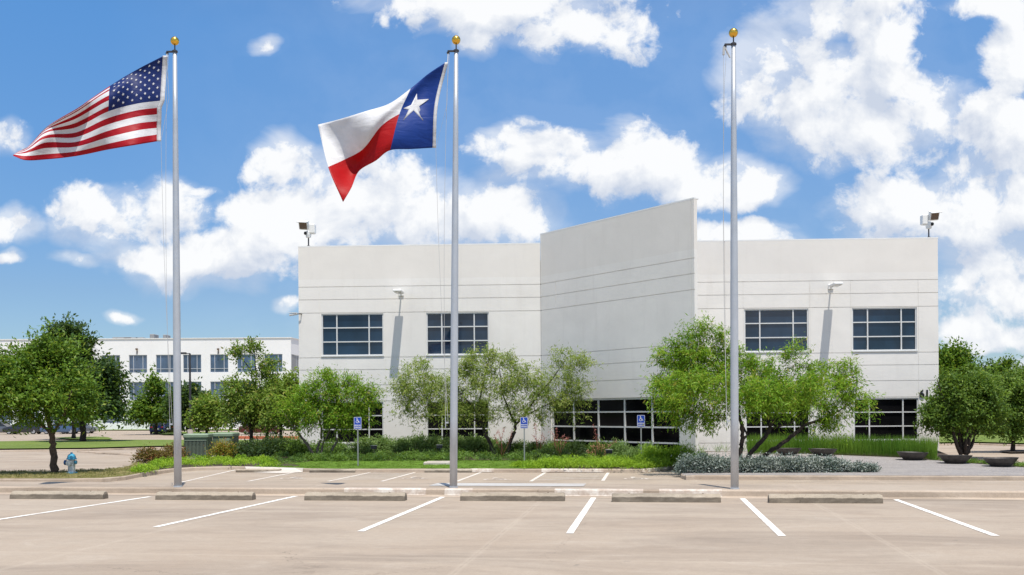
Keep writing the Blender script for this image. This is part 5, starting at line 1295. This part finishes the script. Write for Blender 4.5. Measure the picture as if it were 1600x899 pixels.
ws = [(570, 712, 20, 22), (598, 711, 18, 22), (628, 714, 20, 22), (655, 711, 20, 25), (684, 714, 18, 23), (712, 712, 20, 22), (740, 713, 18, 23), (765, 713, 16, 18)]
wl_ = ['grey-green shrub under the left ground window, right behind the leftmost blue sign post', 'grey-green shrub below the right edge of the left ground window', 'grey-green shrub at the blank wall between the ground windows, left one', 'tallest grey-green shrub at the blank wall between the ground windows',
       'grey-green shrub left of the middle flagpole by the uplight', 'grey-green shrub hidden in part by the middle flagpole', 'grey-green shrub right of the middle flagpole', 'grey-green shrub against the left-leaning willow trunk']
for i, ((u, v, ru, h), lb) in enumerate(zip(ws, wl_)):
    shrub('sage_shrub', lb, u, v, 45.6+0.3*(i % 2), ru, h, 'sage_leaf', 3000, 0.13, 0.3, gl, seed=60+i)
for i, (u, v, D_, ru, h, lf, lb) in enumerate((
    (800, 710, 45, 18, 16, 'shrub_leaf', 'low green shrub around the forked willow trunk'), (835, 716, 43.5, 18, 18, 'dark_shrub_leaf', 'dark green shrub just right of the middle blue sign post'),
    (868, 712, 43.0, 22, 22, 'shrub_leaf', 'green shrub under the left end of the entrance glazing'), (855, 724, 41.5, 14, 17, 'dark_shrub_leaf', 'grassy dark tuft in front of the entrance, right of the middle sign'),
    (900, 712, 42.0, 22, 22, 'dark_shrub_leaf', 'dark shrub under the second bay of the entrance glazing'), (938, 712, 41.6, 20, 22, 'shrub_leaf', 'green shrub behind the dried orange yucca'),
    (968, 714, 41.0, 18, 26, 'sage_leaf', 'pale sage shrub left of the rightmost blue sign'), (1012, 712, 40.3, 18, 24, 'sage_leaf', 'pale sage shrub right of the rightmost blue sign post'),
    (990, 724, 39.6, 18, 20, 'sage_leaf', 'pale sage shrub around the rightmost sign post'),
    (1020, 729, 38.4, 18, 27, 'bright_shrub_leaf', 'bright green mound in front of the entrance right end, left of two'), (1044, 727, 38.4, 16, 26, 'bright_shrub_leaf', 'bright green mound between its twin and the corner mound'), (1070, 724, 38.3, 20, 28, 'bright_shrub_leaf', 'bright green mound at the foot of the entrance wall corner'),
    (1092, 714, 40, 14, 8, 'shrub_leaf', 'sparse low tuft at the wing foot right of the entrance corner'))):
    shrub('bed_shrub', lb, u, v, D_, ru, h, lf, 2600 if ru < 20 else 3200, 0.13 if lf != 'bright_shrub_leaf' else 0.11, 0.25, 'shrubs before the entrance', seed=80+i)
# low ground cover: uncountable
def cover_pts(n, us, vf, vb, hgt, rng, zf):
    out, tn = [], []; cl = 110 if hgt > 0.1 else 25
    while len(out) < n:
        u = rng.uniform(*us); f = rng.random(); w = vf(u).lerp(vb(u), f); r = 0.10+hgt*rng.uniform(0.5, 1.3); h = hgt*rng.uniform(0.35, 1.15); t = rng.normal(0.45, 0.33)
        for _ in range(cl):
            a = rng.uniform(0, 6.283); q = rng.random()**0.6; x = w.x+r*q*math.cos(a); y = w.y+r*q*math.sin(a)
            out.append((x, y, zf(x, y)+max(0.01, h*math.sqrt(max(0, 1-q*q))*rng.uniform(0.6, 1)))); tn.append(t)
    return np.array(out[:n]), np.array(tn[:n])
def cover(name, label, cat, n, us, vf, vb, hgt, leaf, lsize, aspect, upright, seed, zf=zbed, droop=0):
    rng = np.random.default_rng(seed); q, tn = cover_pts(n, us, vf, vb, hgt, rng, zf)
    c0 = q.mean(axis=0); o = leaf_mesh(name, q, lsize, aspect, droop, rng, leaf, origin=tuple(c0), tints=tn, upright=upright*0.4)
    return tag(o, label, cat, None, 'stuff')
cover('ground_cover', 'bright low ground cover before the green cabinets', 'ground cover', 12000, (214, 425), lambda u: off_front(u, 0.25), lambda u: off_front(u, ip(u, [214, 240, 270, 300, 392, 425], [0.8, 3, 5, 6, 5, 4])), 0.30, 'bright_shrub_leaf', 0.10, 0.35, 0.4, 101, fl6)
cover('ground_cover', 'dark low ground cover edging the back of the lawn', 'ground cover', 16000, (405, 850), lambda u: off_front(u, ip(u, [405, 440, 500, 800, 850], [1.0, 2.6, 4.3, 4.0, 2.0])), lambda u: off_front(u, ip(u, [405, 850], [5.2, 6.2])), 0.30, 'shrub_leaf', 0.12, 0.3, 0.4, 102)
cover('ground_cover', 'yellow-green low ground cover between the middle and right blue signs', 'ground cover', 15000, (850, 1040), lambda u: off_front(u, 0.25), lambda u: off_front(u, ip(u, [850, 900, 980, 1040], [1.2, 3.0, 2.2, 0.8])), 0.42, 'bright_shrub_leaf', 0.11, 0.22, 0.4, 103)
cover('ground_cover', 'small green tufts at the foot of the middle blue sign', 'ground cover', 3000, (808, 850), lambda u: off_front(u, 0.25), lambda u: off_front(u, 1.6), 0.28, 'bright_shrub_leaf', 0.12, 0.2, 0.4, 104)
cover('bed_plants', 'mixed low planting filling the bed against the building', 'ground cover', 16000, (480, 1050), lambda u: off_front(u, 5.0 if u < 850 else 2.6), lambda u: (back_pt(u) if u < 850 else off_front(u, 3.4)), 0.40, 'shrub_leaf', 0.14, 0.28, 0.5, 105)
cover('lawn_grass', 'mown green grass of the lawn behind the far bays', 'grass', 26000, (400, 868), lambda u: off_front(u, 0.16), lambda u: off_front(u, ip(u, [400, 440, 500, 800, 860, 868], [0.5, 2.6, 4.6, 4.4, 1.5, 0.5])), 0.03, 'grass_leaf', 0.06, 0.2, 1.4, 106)
cover('strip_grass', 'thin dry grass of the near left strip', 'grass', 16000, (-120, 222), lambda u: off_front(u, 0.16), lambda u: back_pt(u), 0.03, 'dry_grass_leaf', 0.07, 0.2, 1.2, 107, fl6)
cover('verge_plants', 'low green plants behind the rightmost bowls', 'ground cover', 5000, (1465, 1680), grav_back, lambda u: grav_back(u)+Vector((0.3, 1.6, 0)), 0.18, 'shrub_leaf', 0.10, 0.3, 0.4, 108)
# reeds
def reeds():
    rng = np.random.default_rng(5); n = 11000; q = []
    for _ in range(n):
        u = 1168+(1463-1168)*rng.random(); k = (u-CU)/F; d0 = min(grav_back(u).y-0.1, 44.5); D_ = rng.uniform(d0, d0+2.0)
        q.append((k*D_, D_, 0))
    q = np.array(q); q[:, 2] = [zbed(a, c) for a, c, _ in q]
    m = leaf_mesh('horsetail_reeds', q, 0.80, 0.018, 0, rng, 'reed_leaf', origin=tuple(q.mean(axis=0)), tints=0.5+0.3*np.sin(q[:, 0]*2.2), upright=7.0)
    tag(m, 'dense upright green reeds standing along the right wing', 'reeds', None, 'stuff')
reeds()
cover('wing_tufts', 'thin wispy grass at the foot of the wing left of the reeds', 'grass', 160, (1095, 1165), lambda u: Vector(((u-CU)/F*46.2, 46.2, 0)), lambda u: Vector(((u-CU)/F*46.8, 46.8, 0)), 0.02, 'reed_leaf', 0.5, 0.02, 4.0, 109)
# silver shrubs
sil = []
for i, u in enumerate((1078, 1098, 1118, 1180, 1200)): sil.append((u, 722+i*0.3, 35.8, 13, 14, 'back'))
for i, u in enumerate((1076, 1098, 1120, 1142, 1164, 1186, 1208, 1230, 1252, 1274, 1296, 1318, 1338, 1356)): sil.append((u, 742, 33.9-0.0001*(u-1076)*12, 14.5-(u > 1300)*2.0, ip(u, [1076, 1150, 1290, 1356], [25, 24, 19, 10]), 'front'))
for i, u in enumerate((1225, 1250, 1275, 1300)): sil.append((u, 733, 34.8, 14, 16, 'mid'))
ordn = ['leftmost', 'second', 'third', 'fourth', 'fifth', 'sixth', 'seventh', 'eighth', 'ninth', 'tenth', 'eleventh', 'twelfth', 'thirteenth', 'rightmost']
cnt = {'back': 0, 'front': 0, 'mid': 0}
for (u, v, D_, ru, h, rw) in sil:
    k = cnt[rw]; cnt[rw] += 1
    total = {'back': 5, 'front': 14, 'mid': 4}[rw]
    od = 'rightmost' if k == total-1 else ordn[k]
    where = {'front': 'kerbside row', 'back': 'row behind, around the willow foot', 'mid': 'inner row right of the willow trunks'}[rw]
    shrub('silver_shrub', f'silver-grey mound, {od} from the left in the {where}' if od != 'rightmost' else f'silver-grey mound at the right end of the {where}', u+rnd.uniform(-3, 3), v, D_, ru, h*rnd.uniform(0.88, 1.08), 'silver_leaf', 2300, 0.085, 0.38, tone=rnd.uniform(-0.45, 0.35)-(0.3 if rw == 'back' or u < 1110 else 0), group= 'silver-leaved mounds at the kerb', seed=200+len(sil)*3+u)
# red yucca stalks and a dried clump
def stalks(label, u, v, D_, tips, leafn='flower_leaf', seed=0, group='red yuccas in the bed'):
    rng = np.random.default_rng(seed); p = W(u, v, D_); p.z = zbed(p.x, p.y)
    r = thing('red_yucca', label, 'flowering plant', p, group)
    b = MB(); pts = []; 
    for (tu, tv) in tips:
        t = W(tu, tv, D_+rng.uniform(-0.2, 0.2)); L = bend(p+Vector((rng.uniform(-.1, .1), 0, 0)), t, 0.05, rng, 7); b.tube(L, np.linspace(0.014, 0.006, 7), 5)
        for f in np.linspace(0.55, 1, 22):
            w = L[0].lerp(L[-1], f); i = min(5, int(f*6)); w = L[i].lerp(L[i+1], f*6-i)
            for _ in range(2): pts.append(tuple(w+Vector(rng.normal(size=3))*0.05))
    b.build('stalk', leafn if leafn in MATS else 'bark', r)
    leaf_mesh('blossom', np.array(pts), 0.07, 0.4, 0, rng, leafn, parent=r)
    q = np.tile(np.array(p), (90, 1))+rng.normal(0, 0.05, (90, 3))*np.array([1, 1, 0.1])
    leaf_mesh('foliage', q, 0.7, 0.04, 0, rng, 'dark_shrub_leaf', parent=r, upright=1.0)
stalks('red yucca with thin pink stalks between the two trunks of the pale willows', 783, 706, 43, ((778, 672), (790, 668), (800, 672), (772, 680)), seed=1)
stalks('red yucca with pink stalks right of the middle blue sign', 842, 708, 43, ((836, 662), (848, 676), (832, 680), (852, 684)), seed=2)
stalks('red yucca with dense pink stalks before the left glazing bay', 874, 704, 41.6, ((862, 674), (870, 672), (880, 680), (888, 684), (866, 684)), seed=3)
stalks('red yucca with one tall pink stalk before the second glazing bay', 930, 708, 41, ((927, 664), (962, 690)), seed=4)
stalks('dried orange yucca clump leaning over the yellow-green ground cover', 936, 716, 40.4, ((918, 706), (926, 696), (936, 694), (944, 696), (950, 702)), 'dead_leaf', seed=5)

for o in list(bpy.data.objects):
    if o.type == 'EMPTY' and o.get('label') == '': print('EMPTY LABEL', o.name)
print('objects', len(bpy.data.objects), 'faces', sum(len(m.polygons) for m in bpy.data.meshes))
